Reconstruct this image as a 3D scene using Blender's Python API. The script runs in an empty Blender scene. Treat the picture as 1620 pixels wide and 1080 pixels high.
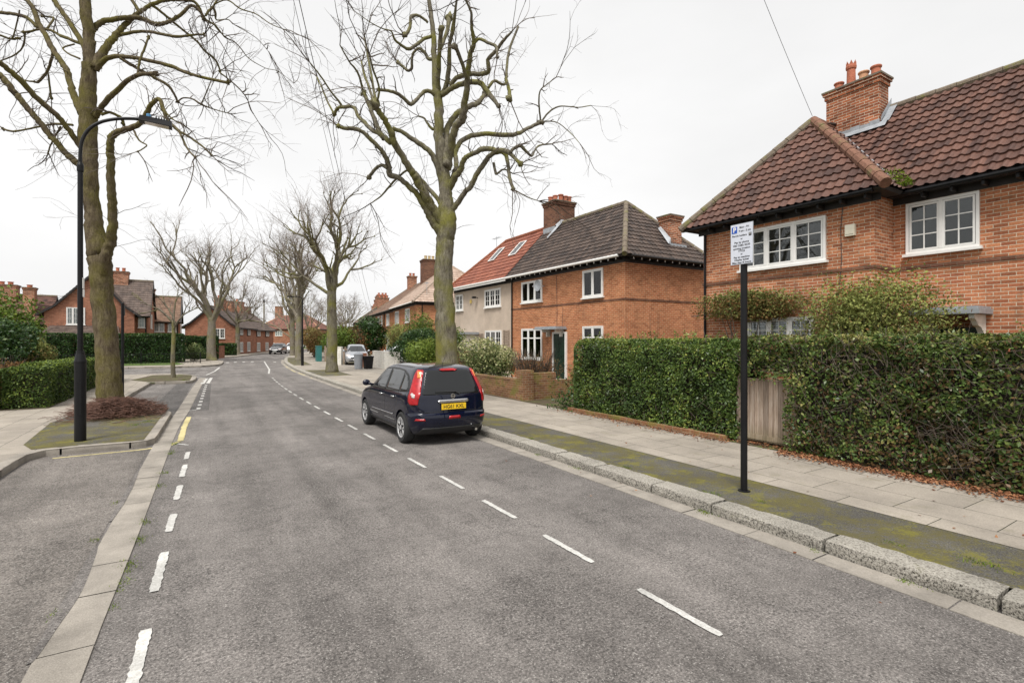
import bpy, bmesh, math, random
import numpy as np
from mathutils import Vector, Matrix, noise
SC = bpy.context.scene
COL = SC.collection
R = random.Random(7)
PI = math.pi
# ------------------------------------------------------------------ camera, sky, sun, exposure
CAM_H = 2.05
YAW = math.atan(490/800)
cam_d = bpy.data.cameras.new('camera'); cam = bpy.data.objects.new('camera', cam_d); COL.objects.link(cam)
cam.location = (0, 0, CAM_H); cam.rotation_euler = (PI/2, 0, -YAW)
cam_d.sensor_width = 36; cam_d.lens = 800/1620*36; cam_d.shift_y = -0.00185
cam_d.clip_start = 0.05; cam_d.clip_end = 3000
SC.camera = cam
SC.view_settings.view_transform = 'Standard'; SC.view_settings.look = 'None'
SC.view_settings.exposure = 1.3; SC.view_settings.gamma = 1
SC.cycles.max_bounces = 6; SC.cycles.diffuse_bounces = 3; SC.cycles.glossy_bounces = 3
SC.cycles.transparent_max_bounces = 8; SC.cycles.transmission_bounces = 4
SUN_EL, SUN_AZ = math.radians(60), math.radians(150)
W = bpy.data.worlds.new('World'); SC.world = W; W.use_nodes = True
nt = W.node_tree; nt.nodes.clear()
def N(t, ty, **kw):
    n = t.nodes.new(ty)
    for k, v in kw.items(): setattr(n, k, v)
    return n
_sky = N(nt, 'ShaderNodeTexSky', sky_type='NISHITA', sun_disc=False, sun_elevation=SUN_EL, sun_rotation=math.radians(228), dust_density=4.0, air_density=1.0)
_hs = N(nt, 'ShaderNodeHueSaturation'); _hs.inputs['Saturation'].default_value = 0.04
_sc = N(nt, 'ShaderNodeVectorMath', operation='SCALE'); _sc.inputs['Scale'].default_value = 0.12
_tc = N(nt, 'ShaderNodeTexCoord'); _mp = N(nt, 'ShaderNodeMapping'); _mp.inputs['Scale'].default_value = (1, 1, 2.6)
_no = N(nt, 'ShaderNodeTexNoise'); _no.inputs['Scale'].default_value = 1.6; _no.inputs['Detail'].default_value = 5
_cr = N(nt, 'ShaderNodeMapRange'); _cr.inputs['From Min'].default_value = 0.3; _cr.inputs['From Max'].default_value = 0.62
_cr.inputs['To Min'].default_value = 3.72; _cr.inputs['To Max'].default_value = 4.28
_cl = N(nt, 'ShaderNodeVectorMath', operation='SCALE'); _cl.inputs[0].default_value = (1.0, 0.997, 0.995)
_mx = N(nt, 'ShaderNodeMix', data_type='RGBA'); _mx.inputs['Factor'].default_value = 0.85
_bg = N(nt, 'ShaderNodeBackground'); _bg.inputs['Strength'].default_value = 0.098
_ou = N(nt, 'ShaderNodeOutputWorld'); l = nt.links.new
l(_sky.outputs[0], _hs.inputs['Color']); l(_tc.outputs['Generated'], _mp.inputs[0]); l(_mp.outputs[0], _no.inputs['Vector'])
l(_no.outputs['Fac'], _cr.inputs['Value']); l(_cr.outputs[0], _cl.inputs['Scale'])
l(_hs.outputs[0], _mx.inputs['A']); l(_cl.outputs[0], _mx.inputs['B']); l(_mx.outputs['Result'], _bg.inputs['Color']); l(_bg.outputs[0], _ou.inputs[0])
sd = bpy.data.lights.new('sun', 'SUN'); sd.energy = 1.5; sd.angle = math.radians(20); sd.color = (1.0, 0.965, 0.92)
sun = bpy.data.objects.new('sun', sd); COL.objects.link(sun); sun.location = (0, 0, 40)
sun.rotation_euler = (PI/2-SUN_EL, 0, math.radians(-48))   # tuned: light from behind-left of the camera
# ------------------------------------------------------------------ helpers
XF = None
def tag(o, label=None, cat=None, group=None, kind=None):
    if label: o['label'] = label
    if cat: o['category'] = cat
    if group: o['group'] = group
    if kind: o['kind'] = kind
    return o
def empty(name, loc, label, cat, group=None):
    o = bpy.data.objects.new(name, None); COL.objects.link(o)
    v = Vector(loc)
    if XF is not None: v = XF @ v
    o.location = v; o.empty_display_size = .2
    return tag(o, label, cat, group)
def par(o, p):
    if p is not None:
        o.parent = p
        m = Matrix.Identity(4); q = p
        m = wm(p); o.matrix_parent_inverse = m.inverted()
def wm(o):
    m = Matrix.LocRotScale(o.location, o.rotation_euler, o.scale)
    if o.parent is not None: m = wm(o.parent) @ o.matrix_parent_inverse @ m
    return m
class MB:
    def __init__(s): s.v = []; s.f = []; s.t = []; s.tint = None
    def quad(s, a, b, c, d): n = len(s.v); s.v += [a, b, c, d]; s.f.append((n, n+1, n+2, n+3)); return s
    def poly(s, pts): n = len(s.v); s.v += [tuple(p) for p in pts]; s.f.append(tuple(range(n, n+len(pts)))); return s
    def box(s, x0, x1, y0, y1, z0, z1):
        if x0 > x1: x0, x1 = x1, x0
        if y0 > y1: y0, y1 = y1, y0
        if z0 > z1: z0, z1 = z1, z0
        n = len(s.v)
        s.v += [(x0,y0,z0),(x1,y0,z0),(x1,y1,z0),(x0,y1,z0),(x0,y0,z1),(x1,y0,z1),(x1,y1,z1),(x0,y1,z1)]
        for f in ((0,3,2,1),(4,5,6,7),(0,1,5,4),(1,2,6,5),(2,3,7,6),(3,0,4,7)): s.f.append(tuple(n+i for i in f))
        return s
    def obox(s, o, u, n, a0, a1, b0, b1, z0, z1):
        """box in wall coordinates: along u, out along n, up z"""
        k = len(s.v); o = Vector(o); u = Vector(u); n = Vector(n)
        for z in (z0, z1):
            for a, b in ((a0, b0), (a1, b0), (a1, b1), (a0, b1)):
                p = o + u*a + n*b; s.v.append((p.x, p.y, o.z+z))
        fs = ((0,3,2,1),(4,5,6,7),(0,1,5,4),(1,2,6,5),(2,3,7,6),(3,0,4,7))
        flip = u.cross(n).z < 0
        for f in fs: s.f.append(tuple(k+i for i in (f[::-1] if flip else f)))
        return s
    def prism(s, pts, z0, z1):
        """vertical prism, pts counter-clockwise"""
        n = len(s.v); m = len(pts)
        s.v += [(p[0], p[1], z0) for p in pts] + [(p[0], p[1], z1) for p in pts]
        s.f.append(tuple(n+i for i in range(m))[::-1]); s.f.append(tuple(n+m+i for i in range(m)))
        for i in range(m): j = (i+1) % m; s.f.append((n+i, n+j, n+m+j, n+m+i))
        return s
    def tube(s, pts, rad, k=6, cap=True, jit=0):
        pts = [Vector(p) for p in pts]; n0 = len(s.v); m = len(pts)
        if not hasattr(rad, '__len__'): rad = [rad]*m
        t = (pts[1]-pts[0]).normalized()
        a = t.orthogonal().normalized()
        for i in range(m):
            if i == 0: t = pts[1]-pts[0]
            elif i == m-1: t = pts[-1]-pts[-2]
            else: t = pts[i+1]-pts[i-1]
            if t.length < 1e-9: t = Vector((0,0,1))
            t.normalize(); a = (a-t*a.dot(t))
            if a.length < 1e-6: a = t.orthogonal()
            a.normalize(); b = t.cross(a)
            for j in range(k):
                an = 2*PI*j/k; r = rad[i]
                if jit: r *= 1+jit*noise.noise(Vector((pts[i].x*2+math.cos(an), pts[i].y*2+math.sin(an), pts[i].z*2.2)))
                p = pts[i]+(a*math.cos(an)+b*math.sin(an))*r
                s.v.append((p.x, p.y, p.z))
        for i in range(m-1):
            for j in range(k):
                j2 = (j+1) % k
                s.f.append((n0+i*k+j, n0+i*k+j2, n0+(i+1)*k+j2, n0+(i+1)*k+j))
        if cap:
            s.f.append(tuple(n0+j for j in range(k))[::-1]); s.f.append(tuple(n0+(m-1)*k+j for j in range(k)))
        return s
    def cyl(s, p0, p1, r, k=12, r1=None): return s.tube([p0, p1], [r, r if r1 is None else r1], k)
    def lathe(s, c, prof, k=16, axis='z'):
        n0 = len(s.v); m = len(prof)
        for r, h in prof:
            for j in range(k):
                a = 2*PI*j/k; x, y = r*math.cos(a), r*math.sin(a)
                if axis == 'z': q = (c[0]+x, c[1]+y, c[2]+h)
                else: q = (c[0]+h, c[1]+x, c[2]+y)
                s.v.append(q)
        for i in range(m-1):
            for j in range(k):
                j2 = (j+1) % k; s.f.append((n0+i*k+j, n0+i*k+j2, n0+(i+1)*k+j2, n0+(i+1)*k+j))
        s.f.append(tuple(n0+j for j in range(k))[::-1]); s.f.append(tuple(n0+(m-1)*k+j for j in range(k)))
        return s
    def ball(s, c, r, jit=.15, k=8, sc=(1,1,1)):
        n0 = len(s.v); rows = max(4, k//2+1)
        for i in range(rows+1):
            th = PI*i/rows
            for j in range(k):
                ph = 2*PI*j/k; d = Vector((math.sin(th)*math.cos(ph), math.sin(th)*math.sin(ph), math.cos(th)))
                rr = r*(1+jit*2*noise.noise(d*1.7+Vector(c)*3))
                s.v.append((c[0]+d.x*rr*sc[0], c[1]+d.y*rr*sc[1], c[2]+d.z*rr*sc[2]))
        for i in range(rows):
            for j in range(k):
                j2 = (j+1) % k; s.f.append((n0+i*k+j, n0+(i+1)*k+j, n0+(i+1)*k+j2, n0+i*k+j2))
        return s
    def add(s, o):
        n = len(s.v); s.v += o.v; s.f += [tuple(i+n for i in f) for f in o.f]; return s
    def build(s, name, m, parent=None, uv=False, smooth=False, tint=None, swap=False):
        me = bpy.data.meshes.new(name); me.from_pydata(s.v, [], s.f)
        if uv:
            L = me.uv_layers.new(name='UV'); vs = me.vertices
            for p in me.polygons:
                nx, ny, nz = map(abs, p.normal)
                for li in p.loop_indices:
                    c = vs[me.loops[li].vertex_index].co
                    if nz > .9: q = (c.y, c.x)
                    elif nx > ny: q = (c.y, c.z)
                    else: q = (c.x+.11, c.z)
                    L.data[li].uv = q
        if tint is not None:
            ca = me.color_attributes.new('tint', 'FLOAT_COLOR', 'POINT')
            a = np.zeros((len(s.v), 4), np.float32); a[:, 3] = 1; a[:, :3] = np.asarray(tint, np.float32).reshape(len(s.v), -1)
            ca.data.foreach_set('color', a.ravel())
        if XF is not None: me.transform(XF)
        me.materials.append(m)
        if smooth: me.polygons.foreach_set('use_smooth', [True]*len(me.polygons))
        me.update()
        o = bpy.data.objects.new(name, me); COL.objects.link(o); par(o, parent)
        return o
def copy_tree(o, parent=None):
    c = o.copy(); COL.objects.link(c)
    if parent is not None: c.parent = parent
    for ch in list(o.children): copy_tree(ch, c)
    return c
S_, C_ = math.sin(YAW), math.cos(YAW)
def cp(px, py, zc):
    """a point of the place seen along the ray of photo pixel (px, py), zc metres in front of the camera"""
    x = (px-810)/800*zc
    return Vector((x*C_+zc*S_, -x*S_+zc*C_, CAM_H-(py-537)/800*zc))
def curve(ctrl, y):
    for (y0, x0), (y1, x1) in zip(ctrl, ctrl[1:]):
        if y <= y1: return x0+(x1-x0)*(y-y0)/(y1-y0)
    return ctrl[-1][1]
def smooth_poly(pts, n=6):
    P = [Vector(p) for p in pts]; out = []
    for i in range(len(P)-1):
        p0 = P[max(i-1, 0)]; p1 = P[i]; p2 = P[i+1]; p3 = P[min(i+2, len(P)-1)]
        for k in range(n):
            t = k/n
            out.append(0.5*((2*p1)+(p2-p0)*t+(2*p0-5*p1+4*p2-p3)*t*t+(3*p1-p0-3*p2+p3)*t**3))
    out.append(P[-1]); return out
def offset(pts, d):
    out = []
    for i, p in enumerate(pts):
        a = Vector(pts[max(i-1, 0)][:2]); b = Vector(pts[min(i+1, len(pts)-1)][:2]); t = (b-a).normalized()
        out.append((p[0]+t.y*d, p[1]-t.x*d))
    return out
def strip(pts, d0, d1, z, name, m, kind='structure', thick=0, parent=None):
    a = offset(pts, d0); b = offset(pts, d1); s = MB(); L = 0; uvs = []
    for i in range(len(pts)-1):
        s.quad((*a[i], z), (*b[i], z), (*b[i+1], z), (*a[i+1], z))
        if thick: s.quad((*a[i], z-thick), (*a[i], z), (*a[i+1], z), (*a[i+1], z-thick))
    o = s.build(name, m, parent, uv=True)
    if kind and parent is None: o['kind'] = kind
    return o
# ------------------------------------------------------------------ materials
def newmat(name):
    m = bpy.data.materials.new(name); m.use_nodes = True; t = m.node_tree; t.nodes.clear()
    b = N(t, 'ShaderNodeBsdfPrincipled'); o = N(t, 'ShaderNodeOutputMaterial'); t.links.new(b.outputs[0], o.inputs[0])
    return m, t, b
def ramp(t, src, stops, interp='LINEAR'):
    r = N(t, 'ShaderNodeValToRGB'); e = r.color_ramp; e.interpolation = interp
    while len(e.elements) < len(stops): e.elements.new(.5)
    for x, (p, c) in zip(e.elements, stops):
        x.position = p; x.color = (*c, 1) if hasattr(c, '__len__') else (c, c, c, 1)
    t.links.new(src, r.inputs[0]); return r.outputs[0]
def nz(t, vec, scale, detail=4, rough=.55, dist=0):
    n = N(t, 'ShaderNodeTexNoise'); n.inputs['Scale'].default_value = scale; n.inputs['Detail'].default_value = detail
    n.inputs['Roughness'].default_value = rough; n.inputs['Distortion'].default_value = dist
    t.links.new(vec, n.inputs['Vector']); return n.outputs['Fac']
def mixc(t, f, a, b, mode='MIX'):
    x = N(t, 'ShaderNodeMix', data_type='RGBA', blend_type=mode)
    for k, v in (('Factor', f), ('A', a), ('B', b)):
        i = x.inputs[k] if k == 'Factor' else [q for q in x.inputs if q.name == k and q.type == 'RGBA'][0]
        if isinstance(v, (int, float)): i.default_value = v
        elif isinstance(v, tuple): i.default_value = (*v, 1)
        else: t.links.new(v, i)
    return [q for q in x.outputs if q.type == 'RGBA'][0]
def math_(t, op, a, b=None):
    x = N(t, 'ShaderNodeMath', operation=op)
    for i, v in enumerate((a, b)):
        if v is None: continue
        if isinstance(v, (int, float)): x.inputs[i].default_value = v
        else: t.links.new(v, x.inputs[i])
    return x.outputs[0]
def bump(t, b, h, strength=.3, dist=.01):
    n = N(t, 'ShaderNodeBump'); n.inputs['Strength'].default_value = strength; n.inputs['Distance'].default_value = dist
    t.links.new(h, n.inputs['Height']); t.links.new(n.outputs[0], b.inputs['Normal'])
def tex(t, kind='Object', scale=None):
    c = N(t, 'ShaderNodeTexCoord'); o = c.outputs[kind]
    if scale:
        m = N(t, 'ShaderNodeMapping'); m.inputs['Scale'].default_value = scale; t.links.new(o, m.inputs[0]); o = m.outputs[0]
    return o
def sep(t, v, k):
    s = N(t, 'ShaderNodeSeparateXYZ'); t.links.new(v, s.inputs[0]); return s.outputs[k]
def plain(name, c, rough=.6, metal=0, spec=.5, coat=0, var=.12, scale=6, bmp=0, em=None):
    m, t, b = newmat(name)
    v = tex(t); n = nz(t, v, scale, 5)
    a = tuple(x*(1-var) for x in c); d = tuple(min(1, x*(1+var)) for x in c)
    t.links.new(ramp(t, n, [(.3, a), (.7, d)]), b.inputs['Base Color'])
    b.inputs['Roughness'].default_value = rough; b.inputs['Metallic'].default_value = metal
    b.inputs['Specular IOR Level'].default_value = spec; b.inputs['Coat Weight'].default_value = coat; b.inputs['Coat Roughness'].default_value = .04
    if bmp: bump(t, b, nz(t, v, scale*8, 4), bmp, .01)
    return m
def m_asphalt(name, base=(.190, .174, .162), dark=.62, patch=1.0):
    m, t, b = newmat(name); v = tex(t)
    big = nz(t, v, .5, 6, .6); mid = nz(t, v, 3.2, 7, .7, .4); fine = nz(t, v, 60, 3, .6); vf = nz(t, v, 190, 2, .5)
    vo = N(t, 'ShaderNodeTexVoronoi'); vo.inputs['Scale'].default_value = 130; t.links.new(v, vo.inputs['Vector'])
    sx = tex(t, 'Object', (1.6, .16, 1)); streak = nz(t, sx, 1.3, 5, .6)
    c = ramp(t, big, [(.36, tuple(x*.74 for x in base)), (.62, tuple(x*1.14 for x in base))])
    ln = math_(t, 'SINE', math_(t, 'ADD', math_(t, 'MULTIPLY', sep(t, v, 0), 3.6), math_(t, 'MULTIPLY', nz(t, tex(t, 'Object', (1, .25, 1)), .8, 3), 3.5)))
    c = mixc(t, 1.0, c, ramp(t, ln, [(0.0, .93), (1.0, 1.05)]), 'MULTIPLY')
    c = mixc(t, 1.0, c, ramp(t, mid, [(.33, dark*.35+.55), (.47, .97), (.75, 1.12)]), 'MULTIPLY'); c = mixc(t, 1.0, c, ramp(t, nz(t, v, 9, 5, .7), [(.34, .84), (.52, 1.0), (.7, 1.08)]), 'MULTIPLY')
    c = mixc(t, 1.0, c, ramp(t, streak, [(.34, .80), (.56, 1.06)]), 'MULTIPLY')
    c = mixc(t, 1.0, c, ramp(t, fine, [(.3, .5), (.5, 1.0), (.72, 1.6)]), 'MULTIPLY')
    c = mixc(t, 1.0, c, ramp(t, vf, [(.32, .7), (.6, 1.15)]), 'MULTIPLY')
    grit = ramp(t, nz(t, v, 34, 5, .8), [(.40, .45), (.5, 1.0), (.60, 1.22)])
    c = mixc(t, ramp(t, nz(t, v, 1.1, 5, .65), [(.42, .95), (.6, .35)]), c, mixc(t, 1.0, c, grit, 'MULTIPLY'))
    sp = ramp(t, sep(t, vo.outputs['Color'], 0), [(.95, 0.0), (.97, 1.0)], 'LINEAR')
    c = mixc(t, math_(t, 'MULTIPLY', sp, .55), c, (.42, .40, .37))
    cn = N(t, 'ShaderNodeTexVoronoi', feature='DISTANCE_TO_EDGE'); cn.inputs['Scale'].default_value = .55
    wv = N(t, 'ShaderNodeVectorMath', operation='ADD'); ncol = N(t, 'ShaderNodeTexNoise'); ncol.inputs['Scale'].default_value = 2.2; ncol.inputs['Detail'].default_value = 5
    t.links.new(v, ncol.inputs['Vector']); t.links.new(v, wv.inputs[0]); t.links.new(ncol.outputs['Color'], wv.inputs[1]); t.links.new(wv.outputs[0], cn.inputs['Vector'])
    crk = ramp(t, cn.outputs['Distance'], [(.0, 1.0), (.006, 0.0)])
    crk = math_(t, 'MULTIPLY', crk, ramp(t, nz(t, v, .35, 2), [(.5, 0.0), (.62, .6)]))
    c = mixc(t, crk, c, (.03, .028, .026))
    t.links.new(c, b.inputs['Base Color'])
    b.inputs['Roughness'].default_value = .85; b.inputs['Specular IOR Level'].default_value = .22
    h = math_(t, 'ADD', fine, math_(t, 'MULTIPLY', vf, .6)); bump(t, b, h, .9, .008)
    return m
def m_brick(name, c1, c2, mortar=(.42, .36, .29), darkf=.25, soot=.2, rough=.88, w=.225, h=.075, stain=(.10, .08, .06), moss=0):
    m, t, b = newmat(name); v = tex(t, 'UV'); ov = tex(t)
    bt = N(t, 'ShaderNodeTexBrick'); bt.inputs['Scale'].default_value = 1; bt.inputs['Brick Width'].default_value = w; bt.inputs['Row Height'].default_value = h
    bt.inputs['Mortar Size'].default_value = .0075; bt.inputs['Mortar Smooth'].default_value = .3; bt.inputs['Bias'].default_value = 0
    bt.inputs['Color1'].default_value = (*c1, 1); bt.inputs['Color2'].default_value = (*c2, 1); bt.inputs['Mortar'].default_value = (*mortar, 1)
    t.links.new(v, bt.inputs['Vector'])
    b2 = N(t, 'ShaderNodeTexBrick'); b2.inputs['Scale'].default_value = 1; b2.inputs['Brick Width'].default_value = w; b2.inputs['Row Height'].default_value = h
    b2.inputs['Mortar Size'].default_value = .0; b2.inputs['Bias'].default_value = -.35
    b2.inputs['Color1'].default_value = (1, 1, 1, 1); b2.inputs['Color2'].default_value = (1-darkf*2, 1-darkf*2, 1-darkf*2, 1)
    mp = N(t, 'ShaderNodeMapping'); mp.inputs['Location'].default_value = (w*7, h*4, 0); t.links.new(v, mp.inputs[0]); t.links.new(mp.outputs[0], b2.inputs['Vector'])
    c = mixc(t, 1.0, bt.outputs['Color'], b2.outputs['Color'], 'MULTIPLY')
    c = mixc(t, 1.0, c, ramp(t, nz(t, ov, 1.1, 5), [(.3, 1-soot), (.7, 1+soot*.5)]), 'MULTIPLY')
    c = mixc(t, 1.0, c, ramp(t, nz(t, ov, 28, 4), [(.3, .8), (.7, 1.2)]), 'MULTIPLY')
    st = ramp(t, nz(t, tex(t, 'Object', (2.2, 2.2, .5)), 1.5, 6), [(.58, 0.0), (.78, .5)])
    c = mixc(t, st, c, stain)
    if moss:
        c = mixc(t, ramp(t, nz(t, ov, 2.2, 6, .65), [(.5-moss*.25, 0.0), (.62, .75)]), c, (.17, .17, .04))
    t.links.new(c, b.inputs['Base Color']); b.inputs['Roughness'].default_value = rough; b.inputs['Specular IOR Level'].default_value = .12
    hgt = math_(t, 'SUBTRACT', math_(t, 'MULTIPLY', nz(t, ov, 45, 3), .4), bt.outputs['Fac']); bump(t, b, hgt, .7, .008)
    return m
def m_tile(name, c1, c2, lichen_glint=(.42, .38, .30), lf=.15, spec=.35, dark=.7):
    m, t, b = newmat(name); ov = tex(t); a = N(t, 'ShaderNodeAttribute', attribute_name='tint'); f = sep(t, a.outputs['Color'], 0)
    c = ramp(t, f, [(0, c1), (1, c2)])
    c = mixc(t, 1.0, c, ramp(t, nz(t, ov, 1.3, 5), [(.3, dark), (.7, 1.15)]), 'MULTIPLY')
    c = mixc(t, 1.0, c, ramp(t, nz(t, ov, 40, 3), [(.3, .75), (.7, 1.2)]), 'MULTIPLY')
    c = mixc(t, ramp(t, nz(t, ov, 9, 4, .7), [(.66, 0.0), (.74, lf*3)]), c, lichen_glint)
    t.links.new(c, b.inputs['Base Color']); b.inputs['Roughness'].default_value = .6; b.inputs['Specular IOR Level'].default_value = spec
    bump(t, b, nz(t, ov, 60, 3), .3, .004)
    return m
def m_leaf(name, stops, rough=.45, spec=.5, trans=.15, nscale=.9):
    spec *= .5
    """stops: colour ramp over the per-leaf tint value"""
    m, t, b = newmat(name); a = N(t, 'ShaderNodeAttribute', attribute_name='tint'); f = sep(t, a.outputs['Color'], 0)
    c = ramp(t, f, stops)
    c = mixc(t, 1.0, c, ramp(t, nz(t, tex(t), nscale*2.5, 3), [(.3, .78), (.7, 1.2)]), 'MULTIPLY')
    t.links.new(c, b.inputs['Base Color']); b.inputs['Roughness'].default_value = rough; b.inputs['Specular IOR Level'].default_value = spec
    if trans:
        tr = N(t, 'ShaderNodeBsdfTranslucent'); mx = N(t, 'ShaderNodeMixShader'); mx.inputs[0].default_value = trans
        t.links.new(c, tr.inputs[0]); t.links.new(b.outputs[0], mx.inputs[1]); t.links.new(tr.outputs[0], mx.inputs[2])
        o = [n for n in t.nodes if n.type == 'OUTPUT_MATERIAL'][0]; t.links.new(mx.outputs[0], o.inputs[0])
    return m
def m_bark(name, c1=(.09, .078, .055), c2=(.24, .22, .165), moss=(.185, .18, .035), mossf=.5, dark=(.055, .04, .035)):
    m, t, b = newmat(name); ov = tex(t); sv = tex(t, 'Object', (5, 5, 1.2))
    c = ramp(t, nz(t, sv, 3.0, 6, .65), [(.3, c1), (.7, c2)])
    c = mixc(t, ramp(t, nz(t, ov, 1.4, 5, .6), [(.5-mossf*.12, 0.0), (.66, .8)]), c, moss)
    c = mixc(t, ramp(t, nz(t, ov, 3.1, 4, .6), [(.6, 0.0), (.72, .75)]), c, dark)
    c = mixc(t, 1.0, c, ramp(t, nz(t, sv, 16, 3), [(.3, .7), (.7, 1.25)]), 'MULTIPLY')
    t.links.new(c, b.inputs['Base Color']); b.inputs['Roughness'].default_value = .95; b.inputs['Specular IOR Level'].default_value = .08
    bump(t, b, math_(t, 'ADD', nz(t, sv, 6, 5), math_(t, 'MULTIPLY', nz(t, sv, 22, 3), .4)), .7, .03)
    return m
def m_glass(name, tint=(.015, .018, .02), rough=.02, ior=1.9, alpha=.0):
    m, t, b = newmat(name)
    b.inputs['Base Color'].default_value = (*tint, 1); b.inputs['Roughness'].default_value = rough; b.inputs['IOR'].default_value = ior
    bump(t, b, nz(t, tex(t), 1.2, 2), .06, .02)
    if alpha:
        tr = N(t, 'ShaderNodeBsdfTransparent'); gl = N(t, 'ShaderNodeBsdfGlossy'); gl.inputs['Roughness'].default_value = rough
        fr = N(t, 'ShaderNodeFresnel'); fr.inputs['IOR'].default_value = ior; mx = N(t, 'ShaderNodeMixShader')
        bn = [n for n in t.nodes if n.type == 'BUMP'][0]; t.links.new(bn.outputs[0], gl.inputs['Normal'])
        tr.inputs[0].default_value = (.85, .88, .88, 1)
        t.links.new(fr.outputs[0], mx.inputs[0]); t.links.new(tr.outputs[0], mx.inputs[1]); t.links.new(gl.outputs[0], mx.inputs[2])
        o = [n for n in t.nodes if n.type == 'OUTPUT_MATERIAL'][0]; t.links.new(mx.outputs[0], o.inputs[0])
    return m
def m_slab(name, base=(.35, .31, .26), w=.9, h=.62, moss=.5):
    m, t, b = newmat(name); v = tex(t, 'UV'); ov = tex(t)
    bt = N(t, 'ShaderNodeTexBrick'); bt.inputs['Scale'].default_value = 1; bt.inputs['Brick Width'].default_value = w; bt.inputs['Row Height'].default_value = h
    bt.inputs['Mortar Size'].default_value = .005; bt.inputs['Mortar Smooth'].default_value = .2
    bt.inputs['Color1'].default_value = (*base, 1); bt.inputs['Color2'].default_value = (*[x*.84 for x in base], 1); bt.inputs['Mortar'].default_value = (.045, .045, .03, 1)
    ad = N(t, 'ShaderNodeVectorMath', operation='ADD'); n3 = N(t, 'ShaderNodeTexNoise'); n3.inputs['Scale'].default_value = 1.5; t.links.new(ov, n3.inputs['Vector'])
    s3 = N(t, 'ShaderNodeVectorMath', operation='SCALE'); s3.inputs['Scale'].default_value = .03; t.links.new(n3.outputs['Color'], s3.inputs[0])
    t.links.new(v, ad.inputs[0]); t.links.new(s3.outputs[0], ad.inputs[1]); t.links.new(ad.outputs[0], bt.inputs['Vector'])
    c = mixc(t, 1.0, bt.outputs['Color'], ramp(t, nz(t, ov, 1.1, 6, .65), [(.3, .74), (.6, 1.05), (.8, 1.12)]), 'MULTIPLY')
    c = mixc(t, 1.0, c, ramp(t, nz(t, ov, 70, 3), [(.3, .84), (.7, 1.14)]), 'MULTIPLY')
    c = mixc(t, ramp(t, nz(t, ov, 3.0, 6, .7), [(.56, 0.0), (.8, moss)]), c, (.13, .12, .055))
    t.links.new(c, b.inputs['Base Color']); b.inputs['Roughness'].default_value = .85; b.inputs['Specular IOR Level'].default_value = .3
    bump(t, b, math_(t, 'SUBTRACT', math_(t, 'MULTIPLY', nz(t, ov, 60, 3), .3), bt.outputs['Fac']), .6, .008)
    return m
def m_stone(name, c1, c2, sc=40, moss=.0, bmp=.6, mosscol=(.16, .16, .04), dirt=.5):
    m, t, b = newmat(name); ov = tex(t)
    c = ramp(t, nz(t, ov, sc, 4, .7), [(.3, c1), (.52, tuple((x+y)/2 for x, y in zip(c1, c2))), (.72, c2)])
    c = mixc(t, 1.0, c, ramp(t, nz(t, ov, 1.6, 6, .65), [(.3, 1-dirt*.5), (.65, 1.08)]), 'MULTIPLY')
    if moss: c = mixc(t, ramp(t, nz(t, ov, 2.4, 7, .7), [(.58-moss*.3, 0.0), (.66, .9)]), c, mosscol)
    t.links.new(c, b.inputs['Base Color']); b.inputs['Roughness'].default_value = .9; b.inputs['Specular IOR Level'].default_value = .25
    bump(t, b, math_(t, 'ADD', nz(t, ov, sc*1.3, 4), math_(t, 'MULTIPLY', nz(t, ov, 6, 4), .8)), bmp, .02)
    return m
def m_moss(name):
    m, t, b = newmat(name); ov = tex(t)
    c = ramp(t, nz(t, ov, 75, 4, .7), [(.3, (.045, .042, .038)), (.5, (.115, .108, .096)), (.72, (.22, .21, .19))])
    c = mixc(t, 1.0, c, ramp(t, nz(t, ov, 1.2, 5), [(.3, .7), (.7, 1.1)]), 'MULTIPLY')
    f = math_(t, 'ADD', nz(t, ov, 1.6, 7, .72), math_(t, 'MULTIPLY', math_(t, 'SUBTRACT', nz(t, ov, 26, 4, .7), .5), .5))
    c = mixc(t, ramp(t, f, [(.44, 0.0), (.58, .85)]), c, (.12, .105, .042))
    f2 = math_(t, 'ADD', nz(t, ov, 2.7, 6, .7), math_(t, 'MULTIPLY', math_(t, 'SUBTRACT', nz(t, ov, 34, 4, .7), .5), .55))
    c = mixc(t, ramp(t, f2, [(.525, 0.0), (.64, .8)]), c, (.18, .165, .035))
    t.links.new(c, b.inputs['Base Color']); b.inputs['Roughness'].default_value = .95; b.inputs['Specular IOR Level'].default_value = .15
    bump(t, b, math_(t, 'ADD', nz(t, ov, 70, 4), f), .9, .02); return m
def m_granite(name):
    m, t, b = newmat(name); ov = tex(t); g = N(t, 'ShaderNodeNewGeometry'); up = sep(t, g.outputs['True Normal'], 2)
    f = nz(t, ov, 60, 5, .75)
    c = ramp(t, f, [(.36, (.10, .09, .075)), (.47, (.36, .335, .29)), (.66, (.50, .47, .41))])
    pit = ramp(t, nz(t, ov, 48, 5, .8), [(.40, 1.0), (.50, 0.0)])
    side_face = ramp(t, up, [(.4, 1.0), (.8, .12)])            # dark pits at full strength on upright faces, faint on the tops
    c = mixc(t, math_(t, 'MULTIPLY', pit, side_face), c, (.035, .032, .026))
    c = mixc(t, 1.0, c, ramp(t, nz(t, ov, 1.7, 6, .65), [(.3, .75), (.65, 1.08)]), 'MULTIPLY')
    c = mixc(t, ramp(t, nz(t, ov, 3.4, 7, .75), [(.6, 0.0), (.7, .7)]), c, (.13, .125, .05))
    t.links.new(c, b.inputs['Base Color']); b.inputs['Roughness'].default_value = .92; b.inputs['Specular IOR Level'].default_value = .15
    bump(t, b, math_(t, 'ADD', f, nz(t, ov, 14, 4)), .9, .02); return m
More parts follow.
